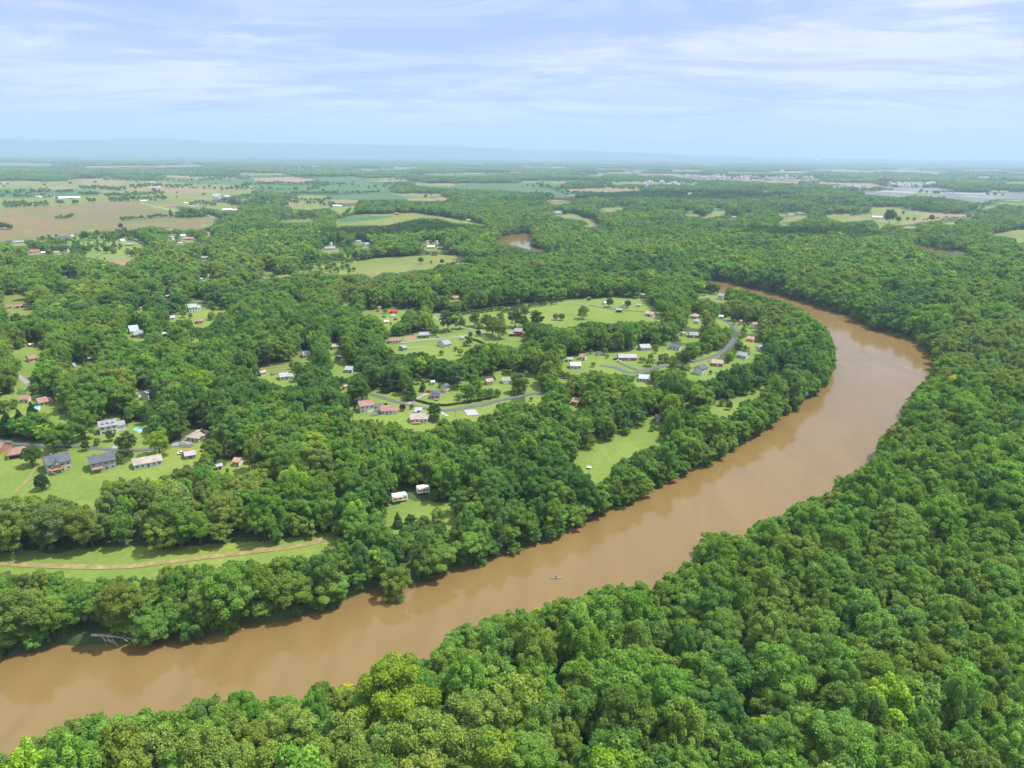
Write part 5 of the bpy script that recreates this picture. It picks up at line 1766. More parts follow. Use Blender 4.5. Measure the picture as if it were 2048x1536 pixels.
def window(root, x, zc_, y, w_=1.1, hh=1.3, face='front', xs=None):
    f = MB(); g = MB()
    if face == 'front':
        f.box(x - w_ / 2 - .1, x + w_ / 2 + .1, y - .07, y + .02, zc_ - hh / 2 - .1, zc_ + hh / 2 + .1)
        g.box(x - w_ / 2, x - .03, y - .10, y - .03, zc_ - hh / 2, zc_ + hh / 2)
        g.box(x + .03, x + w_ / 2, y - .10, y - .03, zc_ - hh / 2, zc_ + hh / 2)
    else:
        s = 1 if face == 'right' else -1
        xa, xb = sorted((xs - s * .02, xs + s * .07)); xc, xd = sorted((xs + s * .03, xs + s * .10))
        f.box(xa, xb, y - w_ / 2 - .1, y + w_ / 2 + .1, zc_ - hh / 2 - .1, zc_ + hh / 2 + .1)
        g.box(xc, xd, y - w_ / 2, y - .03, zc_ - hh / 2, zc_ + hh / 2)
        g.box(xc, xd, y + .03, y + w_ / 2, zc_ - hh / 2, zc_ + hh / 2)
    fo = f.obj('window', M['white_trim'], root)
    g.obj('pane', M['glass'], fo)
    return fo


NAMES = {'house': 'house', 'shed': 'shed', 'barn': 'barn', 'garage': 'garage', 'outbuilding': 'outbuilding', 'shelter': 'field_shelter'}
GRP = {'house': 'houses in the valley', 'shed': 'garden and farm sheds', 'barn': 'barns', 'garage': 'garages', 'outbuilding': 'outbuildings', 'shelter': 'field shelters'}
for hd, p3, (w, dp, dist) in zip(HOUSES, HPOS, HW):
    (hx, hy, wpx, _, st, rot, wc, rc, rk, ex, lab, cat) = hd
    root = link(bpy.data.objects.new(NAMES[cat], None))
    tag(root, lab, cat, GRP[cat])
    az_ = math.atan2(p3[0], p3[1])
    ra = math.radians(rot) - az_
    # root sits at the middle of the plan, front wall turned to the given foot
    fw = np.array([math.sin(az_), math.cos(az_)])
    off = dp / 2 * math.cos(math.radians(rot)) + w / 2 * abs(math.sin(math.radians(rot))) * .8
    cxy = p3[:2] + fw * off
    root.location = (cxy[0], cxy[1], height(cxy[None])[0])
    root.rotation_euler = (0, 0, ra)
    root.scale = (KH, KH, KH); w /= KH; dp /= KH
    small = wpx < 17
    x0, x1, y0, y1 = -w / 2, w / 2, -dp / 2, dp / 2
    if 'wing' in ex.split():
        x1 = x0 + w * .68
    zt = {1: 2.9, 2: 5.4}[st] * (1.0 if cat != 'shed' else .85)
    if dist > 1200: zt *= 1.35
    rise = dp * .24
    wm_, rm_ = cmat('wall', wc), cmat('roof', rc)
    wb = MB(); rb = MB()
    if rk == 'gable':
        gable_body(wb, x0, x1, y0, y1, zt, rise); gable_roof(rb, x0, x1, y0, y1, zt, rise)
    elif rk == 'aframe':
        zt = 1.0; rise = dp * .75
        gable_body(wb, x0, x1, y0, y1, zt, rise); gable_roof(rb, x0, x1, y0, y1, zt, rise, .4)
    elif rk == 'hip':
        wb.box(x0, x1, y0, y1, -1, zt); hip_roof(rb, x0, x1, y0, y1, zt, rise)
    elif rk == 'flat':
        wb.box(x0, x1, y0, y1, -1, zt)
        slab(rb, (x0 - .4, y0 - .4, zt + .02), (x1 + .4, y0 - .4, zt + .02), (x1 + .4, y1 + .4, zt + .9), (x0 - .4, y1 + .4, zt + .9), .2)
    elif rk == 'barrel':
        wb.box(x0, x1, y0, y1, -1, zt)
        pr = [(y0 - .2 + (dp + .4) * q / 10, zt + .02 + dp * .42 * math.sin(math.pi * q / 10)) for q in range(11)]
        rb.prism(pr[::-1], 'x', x0 - .3, x1 + .3)
    wo = wb.obj('wall', wm_, root)
    ro = rb.obj('roof', rm_, root)
    if 'wing' in ex.split():
        w2 = MB(); r2 = MB(); yi0, yi1 = y0 + dp * .12, y1 - dp * .12
        gable_body(w2, x1 + .02, x0 + w, yi0, yi1, zt * .72, rise * .75)
        gable_roof(r2, x1 + .6, x0 + w, yi0, yi1, zt * .72, rise * .75, .4)
        wq = w2.obj('wing', wm_, root); r2.obj('wing_roof', rm_, wq)
    if not small and cat in ('house', 'garage', 'outbuilding'):
        fl = [1.5] if st == 1 else [1.5, 4.1]
        span = x1 - x0
        nwin = max(2, min(6, int(span / 2.6)))
        for zc_ in fl:
            for q in range(nwin):
                xx = x0 + span * (q + .5) / nwin
                if zc_ == 1.5 and q == nwin // 2:
                    dd = MB(); dd.box(xx - .5, xx + .5, y0 - .08, y0 + .02, 0, 2.1)
                    do = dd.obj('door', M['dark_wood'] if wc != BR else M['white_trim'], root)
                    continue
                if 'porch' in ex.split() and zc_ == 1.5: continue
                window(root, xx, zc_, y0, 1.2 if q % 2 else 1.5)
        side = 'left' if rot < 0 else 'right'
        xs_ = x0 if side == 'left' else x1
        if not ('wing' in ex and side == 'right'):
            for yy in (-dp * .22, dp * .22):
                for zc_ in fl:
                    window(root, 0, zc_, yy, 1.0, 1.2, side, xs_)
    if cat == 'barn' and not small:
        dd = MB(); dd.box(-1.8, 1.8, y0 - .1, y0 + .02, 0, 2.6); dd.obj('barn_door', M['dark_wood'], root)
    if cat == 'shed' and wpx >= 8:
        dd = MB(); dd.box(-.6, .6, y0 - .08, y0 + .02, 0, 2.0); dd.obj('door', M['dark_wood'] if sum(wc) > .9 else M['white_trim'], root)
    if cat == 'shelter':
        dd = MB(); dd.box(x0 + .4, x1 - .4, y0 - .06, y0 + .02, .1, 2.0); dd.obj('opening_shade_panel', M['rubber'], root)  # dark panel standing in for the shade inside the open front
    if 'garage' in ex.split():
        g = MB(); g.box(x1 - 5.2, x1 - .6, y0 - .12, y0 - .085, 0, 2.3); g.obj('garage_door', M['white_trim'], root)
    if 'chimney' in ex.split():
        c_ = MB(); c_.box(x1 - 2.2, x1 - 1.2, -.5, .5, zt, zt + rise + 1.2); c_.obj('chimney', M['brick_dark'], ro)
    if 'chimney0' in ex.split():
        c_ = MB(); c_.box(x0 + w * .3, x0 + w * .3 + .8, .8, 1.6, zt, zt + rise + .7); c_.obj('chimney', M['concrete'], ro)
    if 'dormers' in ex.split():
        nd = 3 if w > 12 else 2
        for q in range(nd):
            xx = x0 + (x1 - x0) * (q + .7) / (nd + .4)
            d_ = MB(); yy0 = y0 + dp * .14
            d_.prism([(xx - .8, zt + .1), (xx + .8, zt + .1), (xx + .8, zt + 1.35), (xx, zt + 1.9), (xx - .8, zt + 1.35)], 'y', yy0, -.3)
            do = d_.obj('dormer', cmat('wall', WH), root)
            g = MB(); g.box(xx - .5, xx + .5, yy0 - .05, yy0 + .01, zt + .45, zt + 1.3); g.obj('pane', M['glass'], do)
            k = MB()
            slab(k, (xx - 1.05, yy0 - .2, zt + 1.25), (xx - 1.05, -.2, zt + 1.25), (xx, -.2, zt + 2.0), (xx, yy0 - .2, zt + 2.0), .08)
            slab(k, (xx + 1.05, -.2, zt + 1.25), (xx + 1.05, yy0 - .2, zt + 1.25), (xx, yy0 - .2, zt + 2.0), (xx, -.2, zt + 2.0), .08)
            k.obj('dormer_roof', rm_, do)
    if 'gable_front' in ex.split():
        g = MB(); gx0, gx1 = x0 + w * .26, x0 + w * .62
        g.prism([(gx0, zt - .4), (gx1, zt - .4), ((gx0 + gx1) / 2, zt + 1.7)], 'y', y0 - 1.6, y0 + dp * .3)
        go_ = g.obj('front_gable', cmat('wall', (.55, .45, .33)), root)
        k = MB(); gm = (gx0 + gx1) / 2
        slab(k, (gx0 - .4, y0 - 1.9, zt - .75), (gx0 - .4, y0 + dp * .34, zt - .75), (gm, y0 + dp * .34, zt + 1.8), (gm, y0 - 1.9, zt + 1.8), .15)
        slab(k, (gx1 + .4, y0 + dp * .34, zt - .75), (gx1 + .4, y0 - 1.9, zt - .75), (gm, y0 - 1.9, zt + 1.8), (gm, y0 + dp * .34, zt + 1.8), .15)
        k.obj('gable_roof', cmat('roof', rc), go_)
    if any(q in ex.split() for q in ('deck', 'deck_left', 'porch_r')):
        dk = MB()
        if 'deck' in ex.split(): dx0, dx1 = x0 + w * .08, x0 + w * .62
        elif 'deck_left' in ex.split(): dx0, dx1 = x0 + w * .02, x0 + w * .45
        else: dx0, dx1 = x0 + w * .45, x0 + w * .98
        dz = 2.6 if st == 2 else 1.0
        yd = y0 - 3.2
        dk.box(dx0, dx1, yd, y0 - .12, dz - .2, dz)
        dko = dk.obj('deck', M['wood_deck'], root)
        rl = MB()
        rl.box(dx0, dx1, yd - .06, yd + .02, dz + .9, dz + 1.0)
        q = dx0
        while q < dx1:
            rl.box(q, q + .07, yd - .05, yd + .01, dz + .004, dz + .89); q += .45
        rl.obj('railing', M['wood_deck'], dko)
        for q in (dx0 + .1, (dx0 + dx1) / 2, dx1 - .3):
            pm = MB(); pm.box(q, q + .2, yd + .05, yd + .25, -1, dz - .21); pm.obj('post', M['wood_deck'], dko)
        if 'deck' in ex.split() and st == 2:
            sm = MB()
            for q in range(8):
                sm.box(dx0 + .4 + q * .33, dx0 + .75 + q * .33, yd - 1.3, yd - .2, dz - .3 * (q + 1) - .1, dz - .3 * (q + 1))
            sm.obj('stair', M['wood_deck'], dko)
    if 'porch' in ex.split():
        g = MB(); g.box(x0 + .8, x1 - .8, y0 - .1, y0 - .02, .3, 2.3); g.obj('porch_shade_panel', M['rubber'], root)  # near-black sheet on the wall, painted shade of the porch interior
        for q in range(5):
            pm = MB(); xx = x0 + .8 + (w - 1.6) * q / 4
            pm.box(xx - .1, xx + .1, y0 - .3, y0 - .12, -.2, zt - .3); pm.obj('porch_post', M['dark_wood'], root)

# ------------------------------------------------------------------ far housing estates and small white farms
EST = [([(1335, 351), (1400, 352), (1560, 357), (1570, 361), (1420, 361)], 74, 'distant housing estate left of centre right'),
       ([(1545, 352), (1620, 355), (1640, 360), (1560, 361)], 22, 'distant housing estate beyond the tan strip'),
       ([(1660, 342), (1760, 343), (1800, 348), (1780, 356), (1670, 362), (1640, 352)], 40, 'far housing estate right of the skyline woods'),
       ([(1890, 342), (1985, 345), (1990, 350), (1900, 349)], 26, 'farthest right housing estate near the skyline'),
       ([(1775, 370), (1870, 370), (1870, 376), (1780, 376)], 34, 'terraces behind the grey cleared land'),
       ([(1280, 364), (1390, 370), (1392, 378), (1290, 374)], 30, 'scattered estate right of the tan field'),
       ([(580, 331), (640, 333), (640, 340), (582, 338)], 20, 'far housing estate left of centre'),
       ([(760, 336), (850, 336), (970, 338), (970, 343), (770, 343)], 34, 'far housing estate around the yellow building'),
       ([(1660, 372), (1750, 376), (1700, 386), (1665, 380)], 10, 'houses beside the left tip of grey land'),
       ([(420, 396), (510, 400), (500, 412), (430, 404)], 8, 'houses in the far left farm trees')]
er = np.random.default_rng(31)
tiny_m = []
for wc, rc in ((WH, rG), (WH, rRB), ((.6, .55, .5), rTA), ((.7, .72, .75), rGL)):
    b = MB(); gable_body(b, -6.5, 6.5, -5, 5, 5.5, 2.8)
    k = MB(); gable_roof(k, -6.5, 6.5, -5, 5, 5.5, 2.8)
    nb = len(b.v)
    me = bpy.data.meshes.new('distant_house')
    me.from_pydata([tuple(map(float, q)) for q in b.v + k.v], [], b.f + [tuple(i + nb for i in f) for f in k.f])
    me.materials.append(cmat('wall', wc)); me.materials.append(cmat('roof', rc))
    for i, pl in enumerate(me.polygons): pl.material_index = 0 if i < len(b.f) else 1
    tiny_m.append(me)
est_rest = []
n_single = 0
for poly, n, txt in EST:
    pa = np.array(poly, float)
    q = []
    while len(q) < n:
        c_ = er.uniform(pa.min(0), pa.max(0))
        ins = seg_dist(c_[None], pa)[0] < 0
        if ins: q.append(c_)
    L = land(q)
    for j, l in enumerate(L):
        if n_single < 150:
            o_ = link(bpy.data.objects.new('distant_house', tiny_m[int(er.integers(0, 4))]))
            o_.location = (l[0], l[1], l[2] + .3); o_.rotation_euler = (0, 0, er.uniform(0, 3.1))
            s_ = er.uniform(.9, 1.6); o_.scale = (s_, s_, s_ * 1.3)
            tag(o_, 'tiny pale house in the ' + txt, 'house', 'houses of the ' + txt)
            n_single += 1
        else:
            est_rest.append((l, er.uniform(0, 3.1), er.uniform(.9, 1.6)))
b = MB(); k = MB()
for l, ro_, s_ in est_rest:
    ca, sa = math.cos(ro_), math.sin(ro_)
    for (src, fn) in ((b, gable_body), (k, gable_roof)):
        t_ = MB(); fn(t_, -6.5, 6.5, -5, 5, 5.5, 2.8)
        n0 = len(src.v)
        for (x, y, z_) in t_.v:
            src.v.append((l[0] + s_ * (x * ca - y * sa), l[1] + s_ * (x * sa + y * ca), l[2] + .3 + s_ * z_ * 1.3))
        src.f += [tuple(i + n0 for i in f) for f in t_.f]
nb = len(b.v)
me = bpy.data.meshes.new('distant_town')
me.from_pydata([tuple(map(float, q)) for q in b.v + k.v], [], b.f + [tuple(i + nb for i in f) for f in k.f])
me.materials.append(cmat('wall', WH)); me.materials.append(cmat('roof', rGL))
for i, pl in enumerate(me.polygons): pl.material_index = 0 if i < len(b.f) else 1
tag(link(bpy.data.objects.new('distant_town', me)), 'scatter of remaining pale houses far off toward the skyline', 'town', kind='stuff')


def at(x, y):
    return land([(x, y)])[0]


# water towers, chimney stack, silos, yellow school
def place_root(name, x, y, label, cat, group=None, turn=0):
    p_ = at(x, y)
    r_ = link(bpy.data.objects.new(name, None)); r_.location = tuple(p_)
    r_.rotation_euler = (0, 0, math.radians(turn) - math.atan2(p_[0], p_[1]))
    tag(r_, label, cat, group)
    return r_, float((p_ - CAM) @ F_)


def water_tower(x, y, label, hpx):
    r_, d_ = place_root('water_tower', x, y, label, 'water tower', 'water towers')
    H_ = hpx * d_ / FPX
    b = MB(); b.tube([(0, 0, -2), (0, 0, H_ * .15), (0, 0, H_ * .6)], [H_ * .09, H_ * .05, H_ * .05], 14); b.obj('stem', M['white_trim'], r_)
    b = MB(); pts = []; rd = []
    for q in range(11):
        an = -math.pi / 2 + math.pi * q / 10
        pts.append((0, 0, H_ * .76 + H_ * .22 * math.sin(an))); rd.append(max(.3, H_ * .3 * math.cos(an)))
    b.tube(pts, rd, 18); b.obj('tank', M['white_trim'], r_)


water_tower(1563, 349, 'white round water tower above the estate right of centre', 9)
water_tower(1632, 328, 'white water tower on the skyline right of centre', 10)
r_, d_ = place_root('smokestack', 1862, 341, 'tall pale smokestack standing near the right skyline', 'smokestack')
H_ = 17 * d_ / FPX
b = MB(); b.tube([(0, 0, -2), (0, 0, H_)], [H_ * .09, H_ * .06], 14); b.obj('shaft', cmat('wall', (.6, .42, .36)), r_)
b = MB(); b.tube([(0, 0, H_ + .1), (0, 0, H_ * 1.08)], [H_ * .066, H_ * .066], 14); b.obj('rim', M['white_trim'], r_)
for sx_, lb in ((303, 'left'), (308, 'right')):
    r_, d_ = place_root('silo', sx_, 374, f'pale grain silo, {lb} of two beside the white dairy barn', 'silo', 'grain silos')
    H_ = 9 * d_ / FPX
    b = MB(); b.cyl(0, 0, -1, H_, H_ * .17, seg=16); b.obj('shaft', M['concrete'], r_)
    b = MB(); b.tube([(0, 0, H_ + .02), (0, 0, H_ * 1.1), (0, 0, H_ * 1.16)], [H_ * .175, H_ * .12, H_ * .02], 16); b.obj('dome', M['white_trim'], r_)
r_, d_ = place_root('school_building', 804, 341, 'wide yellowish flat-roofed building in the far estate left of centre', 'building')
b = MB(); b.box(-60, 60, -15, 15, -2, 16); b.obj('wall', cmat('wall', (.75, .68, .42)), r_)
b = MB(); b.box(-61, 61, -16, 16, 16.02, 18); b.obj('roof', M['white_trim'], r_)
r_, d_ = place_root('brick_block', 1770, 367, 'dark red brick block standing among the far terraces', 'building')
b = MB(); b.box(-40, 40, -12, 12, -2, 26); b.obj('wall', M['brick_dark'], r_)
b = MB(); b.box(-12, -4, -13, -5, 26.02, 40); b.obj('stair_tower', M['brick_dark'], r_)
b = MB(); b.box(-41, -12.5, -12.6, 12.6, 26.02, 27.5); b.obj('roof', M['concrete'], r_)


# cars
def car(x, y, turn, col, label, kind='car', cat='car'):
    r_, d_ = place_root('parked_car' if kind == 'car' else kind, x, y, label, cat, 'parked vehicles', turn)
    r_.location.z += .2; r_.scale = (.78, .78, .78)
    Lh, Wh, bh, th = (2.2, .88, .85, 1.45) if kind == 'car' else (2.9, 1.0, 1.1, 2.4)
    b = MB()
    b.prism([(-Lh, .35), (Lh, .35), (Lh, bh * .8), (Lh * .86, bh), (-Lh * .92, bh), (-Lh, bh * .85)], 'y', -Wh, Wh)
    b.obj('body', cmat('paint', col), r_)
    g = MB()
    if kind == 'car': g.prism([(-Lh * .7, bh + .01), (Lh * .42, bh + .01), (Lh * .14, th), (-Lh * .46, th)], 'y', -Wh * .86, Wh * .86)
    else: g.prism([(-Lh * .9, bh + .01), (Lh * .7, bh + .01), (Lh * .5, th), (-Lh * .9, th)], 'y', -Wh * .95, Wh * .95)
    cb_ = g.obj('cabin', M['glass'] if kind == 'car' else cmat('paint', col), r_)
    k = MB(); k.box(-Lh * .45, Lh * .13, -Wh * .84, Wh * .84, th + .01, th + .06); k.obj('roof', cmat('paint', col), cb_)
    for sx_ in (-1, 1):
        for sy_ in (-1, 1):
            w_ = MB(); w_.tube([(sx_ * Lh * .62, sy_ * Wh * .82, .33), (sx_ * Lh * .62, sy_ * Wh * 1.03, .33)], [.33, .33], 14)
            wo_ = w_.obj('wheel', M['rubber'], r_)
            w_ = MB(); w_.tube([(sx_ * Lh * .62, sy_ * Wh * 1.035, .33), (sx_ * Lh * .62, sy_ * Wh * 1.05, .33)], [.19, .19], 10); w_.obj('rim', M['chrome'], wo_)
        hl = MB(); hl.box(Lh - .02, Lh + .02, sx_ * Wh * .68 - .15, sx_ * Wh * .68 + .15, .55, .7); hl.obj('headlight', M['white_trim'], r_)


car(829, 829, 68, (.02, .035, .09), 'dark blue parked car, left of two on the concrete drive')
car(837, 826, 68, (.015, .02, .06), 'dark blue-black parked car, right of two on the concrete drive')
car(1237, 724, -10, (.75, .76, .78), 'white parked car beside the long brick ranch house')
car(1231, 720, -10, (.03, .06, .16), 'dark blue parked car beside the long brick ranch house')
car(364, 908, 5, (.78, .78, .78), 'white parked car left of the bright red boat cover')
car(787, 634, 15, (.75, .75, .74), 'white box van below the bright red shed', 'van', 'van')
car(791, 640, 10, (.03, .03, .035), 'black car parked below the white box van')
car(876, 675, 10, (.5, .5, .52), 'silver car parked on the gravel road by the dark-walled house')
car(857, 785, 25, (.35, .03, .03), 'dark red car on the drive of the dormered house')
car(747, 817, 20, (.1, .1, .11), 'charcoal car beside the house with red-brown roof')
car(1242, 615, 5, (.6, .62, .65), 'silver car on the meadow lane near the white barn')
car(768, 635, 10, (.05, .07, .12), 'navy car left of the white box van')
car(238, 880, 60, (.2, .02, .02), 'dark red car on the driveway of the white dormered house')


def pool(x, y, rx_m, label, deck=False):
    r_, d_ = place_root('round_pool', x, y, label, 'pool', 'garden pools')
    b = MB(); b.cyl(0, 0, -.3, 1.15, rx_m, seg=32); b.obj('pool_wall', M['white_trim'], r_)
    b = MB(); b.cyl(0, 0, 1.152, 1.17, rx_m * .93, seg=32); b.obj('water', M['pool_water'], r_)
    if not deck:
        k = MB()
        for q in range(4): k.box(-.3, .3, -rx_m - .1 - .25 * q, -rx_m + .1 - .25 * q, -.2, 1.1 - .25 * q)
        k.obj('ladder', M['white_trim'], r_)


pool(278, 862, 1.95 * 1.0, 'round turquoise above-ground pool on the left lawn')
pool(72, 819, 2.0, 'blue pool in front of the brown-roofed bungalow at left')

# boat cover, camper trailers
r_, d_ = place_root('covered_boat', 377, 909, 'boat under bright red cover behind the grey shed', 'boat')
r_.scale = (.62, .62, .62)
b = MB(); b.tube([(-4.2, 0, 1.5), (-3.2, 0, 1.6), (0, 0, 1.8), (3, 0, 1.6), (4.4, 0, 1.5)], [.3, 1.2, 1.5, 1.2, .15], 12); b.obj('cover', cmat('paint', (.62, .02, .04)), r_)
b = MB(); b.box(-3.6, 3.2, -1.0, 1.0, .15, .4); b.obj('trailer', M['chrome'], r_)


def camper(x, y, turn, L_, label):
    r_, d_ = place_root('camper_trailer', x, y, label, 'camper trailer', 'camper trailers', turn)
    b = MB(); b.prism([(-L_ / 2, .6), (L_ / 2, .6), (L_ / 2, 2.4), (L_ / 2 - .5, 3.0), (-L_ / 2 + .3, 3.0), (-L_ / 2, 2.6)], 'y', -1.25, 1.25); b.obj('body', M['white_trim'], r_)
    for q in (-.3, .05, .33):
        g = MB(); g.box(L_ * q - .5, L_ * q + .5, -1.29, -1.24, 1.5, 2.1); g.obj('window', M['glass'], r_)
    for q in (-.5, .5):
        for s_ in (-1, 1):
            w_ = MB(); w_.tube([(q, s_ * 1.0, .35), (q, s_ * 1.2, .35)], [.35, .35], 12); w_.obj('wheel', M['rubber'], r_)
    g = MB(); g.box(-L_ * .38, L_ * .2, -2.6, -1.26, 2.68, 2.75); g.obj('awning', cmat('wall', (.45, .3, .22)), r_)


camper(799, 1002, 12, 6.0, 'white camper trailer at the top of the small riverside clearing')
camper(846, 986, 10, 5.0, 'white camper trailer half hidden by trees, right of the other')

# utility poles
for x, y, hp, lb in ((721, 760, 15, 'utility pole beside the light blue house'), (911, 834, 18, 'slim pole on the grass below the road bend'),
                     (1023, 755, 11, 'pole on the lawn behind the white double garage'), (1470, 694, 13, 'utility pole beside the winding road at right'),
                     (492, 905, 15, 'pole in the woods right of the taupe hip roof'), (1381, 722, 12, 'pole beside the road near the striped lawn'),
                     (893, 674, 12, 'pole on the grass above the gravel road'), (77, 706, 9, 'white pole on the far left clearing')):
    r_, d_ = place_root('utility_pole', x, y, lb, 'utility pole', 'utility poles')
    H_ = hp * d_ / FPX
    b = MB(); b.tube([(0, 0, -.5), (0, 0, H_)], [.16, .11], 7); b.obj('pole', M['pale_bark'], r_)
    b = MB(); b.box(-.9, .9, -.06, .06, H_ - .7, H_ - .58); b.obj('crossarm', M['pale_bark'], r_)


# fences / hedges
def fence(pts, label, cat, name, hh, mat, thick=.15, post=2.5):
    Pq = catmull(land(pts)[:, :2], 1.2)
    zq = height(Pq)
    root = link(bpy.data.objects.new(name, None)); root.location = (Pq[0, 0], Pq[0, 1], zq[0]); tag(root, label, cat)
    b = MB()
    for i in range(len(Pq) - 1):
        a_ = Pq[i] - Pq[0]; c_ = Pq[i + 1] - Pq[0]; za, zb = zq[i] - zq[0], zq[i + 1] - zq[0]
        d_ = c_ - a_; d_ /= np.linalg.norm(d_) + 1e-9; n_ = np.array([-d_[1], d_[0]]) * thick / 2
        n0 = len(b.v)
        lv_ = [(.35, .5), (.85, 1.0)] if name != 'hedge' else [(-.2, hh)]
        for l0, l1 in lv_:
            n0 = len(b.v)
            jh = rr_.uniform(-.15, .15) if name == 'hedge' else 0
            for (pp, zz_) in ((a_, za), (c_, zb)):
                for sg in (-1, 1):
                    for hz in (l0, l1 + jh): b.v.append((pp[0] + n_[0] * sg, pp[1] + n_[1] * sg, zz_ + hz))
            for f in ((0, 1, 3, 2), (4, 6, 7, 5), (0, 4, 5, 1), (2, 3, 7, 6), (1, 5, 7, 3), (0, 2, 6, 4)): b.f.append(tuple(n0 + q for q in f))
    b.obj('rail' if name != 'hedge' else 'foliage', M[mat], root)
    if name != 'hedge':
        k = 0; st_ = max(1, int(post / 1.2))
        for i in range(0, len(Pq), st_):
            if k > 60: break
            p_ = Pq[i] - Pq[0]; q = MB(); q.box(p_[0] - .08, p_[0] + .08, p_[1] - .08, p_[1] + .08, zq[i] - zq[0] - .4, zq[i] - zq[0] + hh)
            q.obj('post', M[mat], root); k += 1


fence([(832, 802), (860, 809), (890, 812), (920, 808), (955, 802), (991, 795)], 'clipped hedge curving along the road in front of the dormered house', 'hedge', 'hedge', 1.1, 'hedge', .9)
fence([(930, 676), (945, 680), (960, 685), (970, 690)], 'dark hedge line crossing the central lawn', 'hedge', 'hedge', 1.3, 'hedge', 1.0)
fence([(1180, 612), (1210, 618), (1250, 622), (1290, 625)], 'rail fence crossing the upper meadow near the barns', 'fence', 'rail_fence', 1.2, 'dark_wood', .06)

# fallen bleached tree at the water's edge
r_, d_ = place_root('fallen_tree', 194, 1299, 'bleached fallen tree with bare branches lying in the river at left', 'fallen tree')
r_.location.z = 1.0
b = MB(); b.tube([(-.5, 3, .9), (2, 1, 1.0), (5, -1.2, .6), (9, -3.8, .1)], [.42, .36, .28, .1], 8); b.obj('trunk', M['pale_bark'], r_)
fr = random.Random(8)
for q in range(17):
    t_ = .15 + .05 * q
    bx, by, bz = 9 * t_, 2.6 - 6 * t_, 1.1 - t_
    an = math.radians(fr.uniform(-100, 15)); L_ = fr.uniform(2.5, 5.5)
    b = MB(); mx, my = bx + L_ * .5 * math.cos(an), by + L_ * .5 * math.sin(an)
    b.tube([(bx, by, bz - .1), (mx, my, bz + fr.uniform(0, .8)), (bx + L_ * math.cos(an + .25), by + L_ * math.sin(an + .25), fr.uniform(-1.2, .3))], [.16, .10, .04], 5)
    b.obj('branch', M['pale_bark'], r_)
for dx_, dy_, dh_, lb in ((18, 1212, 60, 'bare pale dead trunk standing among trees at far left'), (114, 566, 26, 'bleached bare tree rising from the upper left woods'),
                          (243, 1184, 32, 'bare grey limbs sticking out of trees below the dirt track'), (930, 955, 44, 'dead grey tree in the woods above the river, centre'),
                          (1345, 882, 40, 'leaning dead tree behind the riverside lawn'), (1985, 912, 52, 'bare grey branches in the woods at the right edge'),
                          (1150, 1500, 90, 'dead trunk in the dark gap of the foreground woods')):
    r_, d_ = place_root('dead_tree', dx_, dy_, lb, 'dead tree', 'dead trees')
    k_ = dh_ * d_ / FPX / 13
    r_.scale = (k_, k_, k_)
    b = MB(); b.tube([(0, 0, -1), (.2, 0, 6), (-.3, .2, 13)], [.26, .17, .05], 7); b.obj('trunk', M['pale_bark'], r_)
    for q in range(9):
        b = MB(); an = fr.uniform(0, 6.28); z_ = 4.5 + q * .9; l_ = fr.uniform(1.6, 3.4)
        b.tube([(0, 0, z_), (l_ * .5 * math.cos(an), l_ * .5 * math.sin(an), z_ + l_ * .45), (l_ * math.cos(an + .3), l_ * math.sin(an + .3), z_ + l_ * .95)], [.09, .06, .02], 5); b.obj('branch', M['pale_bark'], r_)

# drifting branch / small skiff on the river, white garden fire pit
r_, d_ = place_root('kayak', 1112, 1167, 'small grey-green kayak drifting alone mid-river', 'kayak', None, 12)
r_.location.z = .02
b = MB(); b.tube([(-2.1, 0, .12), (-1.3, 0, .1), (0, 0, .08), (1.3, 0, .1), (2.1, 0, .14)], [.04, .25, .36, .25, .04], 10); b.obj('hull', cmat('paint', (.16, .20, .17)), r_)
b = MB(); b.tube([(-.45, 0, .40), (0, 0, .43), (.45, 0, .40)], [.12, .2, .12], 8); b.obj('cockpit', M['rubber'], r_)
b = MB(); b.tube([(-.2, -1.1, .5), (0, 0, .62), (.2, 1.1, .5)], [.03, .03, .03], 5); b.obj('paddle', M['dark_wood'], r_)
r_, d_ = place_root('round_table', 1178, 937, 'white round garden table on the riverside lawn', 'table')
b = MB(); b.cyl(0, 0, .68, .75, 1.0, seg=20); b.obj('table_top', M['white_trim'], r_)
b = MB(); b.cyl(0, 0, -.1, .675, .12, seg=10); b.obj('pedestal', M['concrete'], r_)

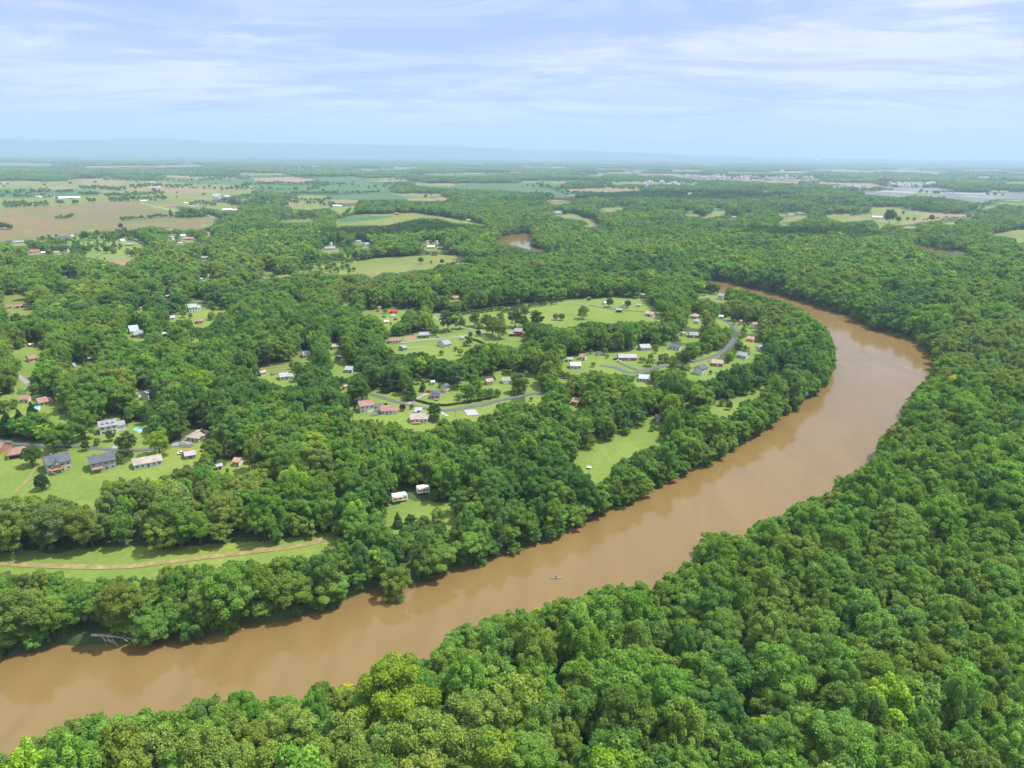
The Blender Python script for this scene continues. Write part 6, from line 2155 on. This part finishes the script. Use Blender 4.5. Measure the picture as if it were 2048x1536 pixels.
# ------------------------------------------------------------------ low clouds overhead that throw the cloud shadows
def cloud(spot, zc_, sx_, sy_, sz_, seed, label):
    g = land([spot])[0]
    t_ = (zc_ - g[2]) / sdir[2]
    c_ = g + np.array(sdir) * t_
    rs_ = np.random.default_rng(seed)
    b = MB()
    import bmesh
    bm = bmesh.new()
    for q in range(9):
        mm = Matrix.Translation((rs_.uniform(-.6, .6) * sx_, rs_.uniform(-.6, .6) * sy_, rs_.uniform(-.1, .35) * sz_)) @ Matrix.Diagonal((sx_ * rs_.uniform(.35, .6), sy_ * rs_.uniform(.35, .6), sz_ * rs_.uniform(.4, .8), 1))
        bmesh.ops.create_icosphere(bm, subdivisions=4, radius=1, matrix=mm)
    for v_ in bm.verts:
        n_ = math.sin(v_.co.x / 37 + seed) * math.cos(v_.co.y / 29) + .6 * math.sin((v_.co.x + v_.co.y) / 17 + v_.co.z / 11) + .4 * math.cos(v_.co.z / 7 - v_.co.x / 9)
        v_.co += v_.co.normalized() * n_ * sz_ * .09
    me = bpy.data.meshes.new('cloud'); bm.to_mesh(me); bm.free()
    for pl in me.polygons: pl.use_smooth = True
    me.materials.append(M['cloud'])
    o_ = link(bpy.data.objects.new('cloud', me)); o_.location = tuple(c_)
    tag(o_, label, 'cloud', kind='structure')


simple('cloud', (.85, .86, .88), 1.0, .03, .01, 0)
cloud((1330, 397), 2300, 420, 260, 90, 1, 'cloud above the right far woods')
cloud((840, 466), 1700, 150, 110, 60, 2, 'cloud above the centre far woods')
cloud((1610, 478), 1700, 130, 80, 60, 3, 'cloud above the right woods')

# ------------------------------------------------------------------ haze
def box_obj(name, x0, x1, y0, y1, z0, z1, mat):
    b = MB(); b.box(x0, x1, y0, y1, z0, z1); return b.obj(name, mat)


mt, t, o = new_mat('haze_air')
pv = t.nodes.new('ShaderNodeVolumePrincipled')
pv.inputs['Color'].default_value = (.47, .635, .86, 1)
pv.inputs['Density'].default_value = 0.000097
pv.inputs['Anisotropy'].default_value = .1
t.links.new(pv.outputs[0], o.inputs['Volume'])
hz = box_obj('haze', -47000, 47000, -47000, 47000, -90, 790, mt)
tag(hz, 'thin blue summer haze over the valley', 'haze', kind='stuff')
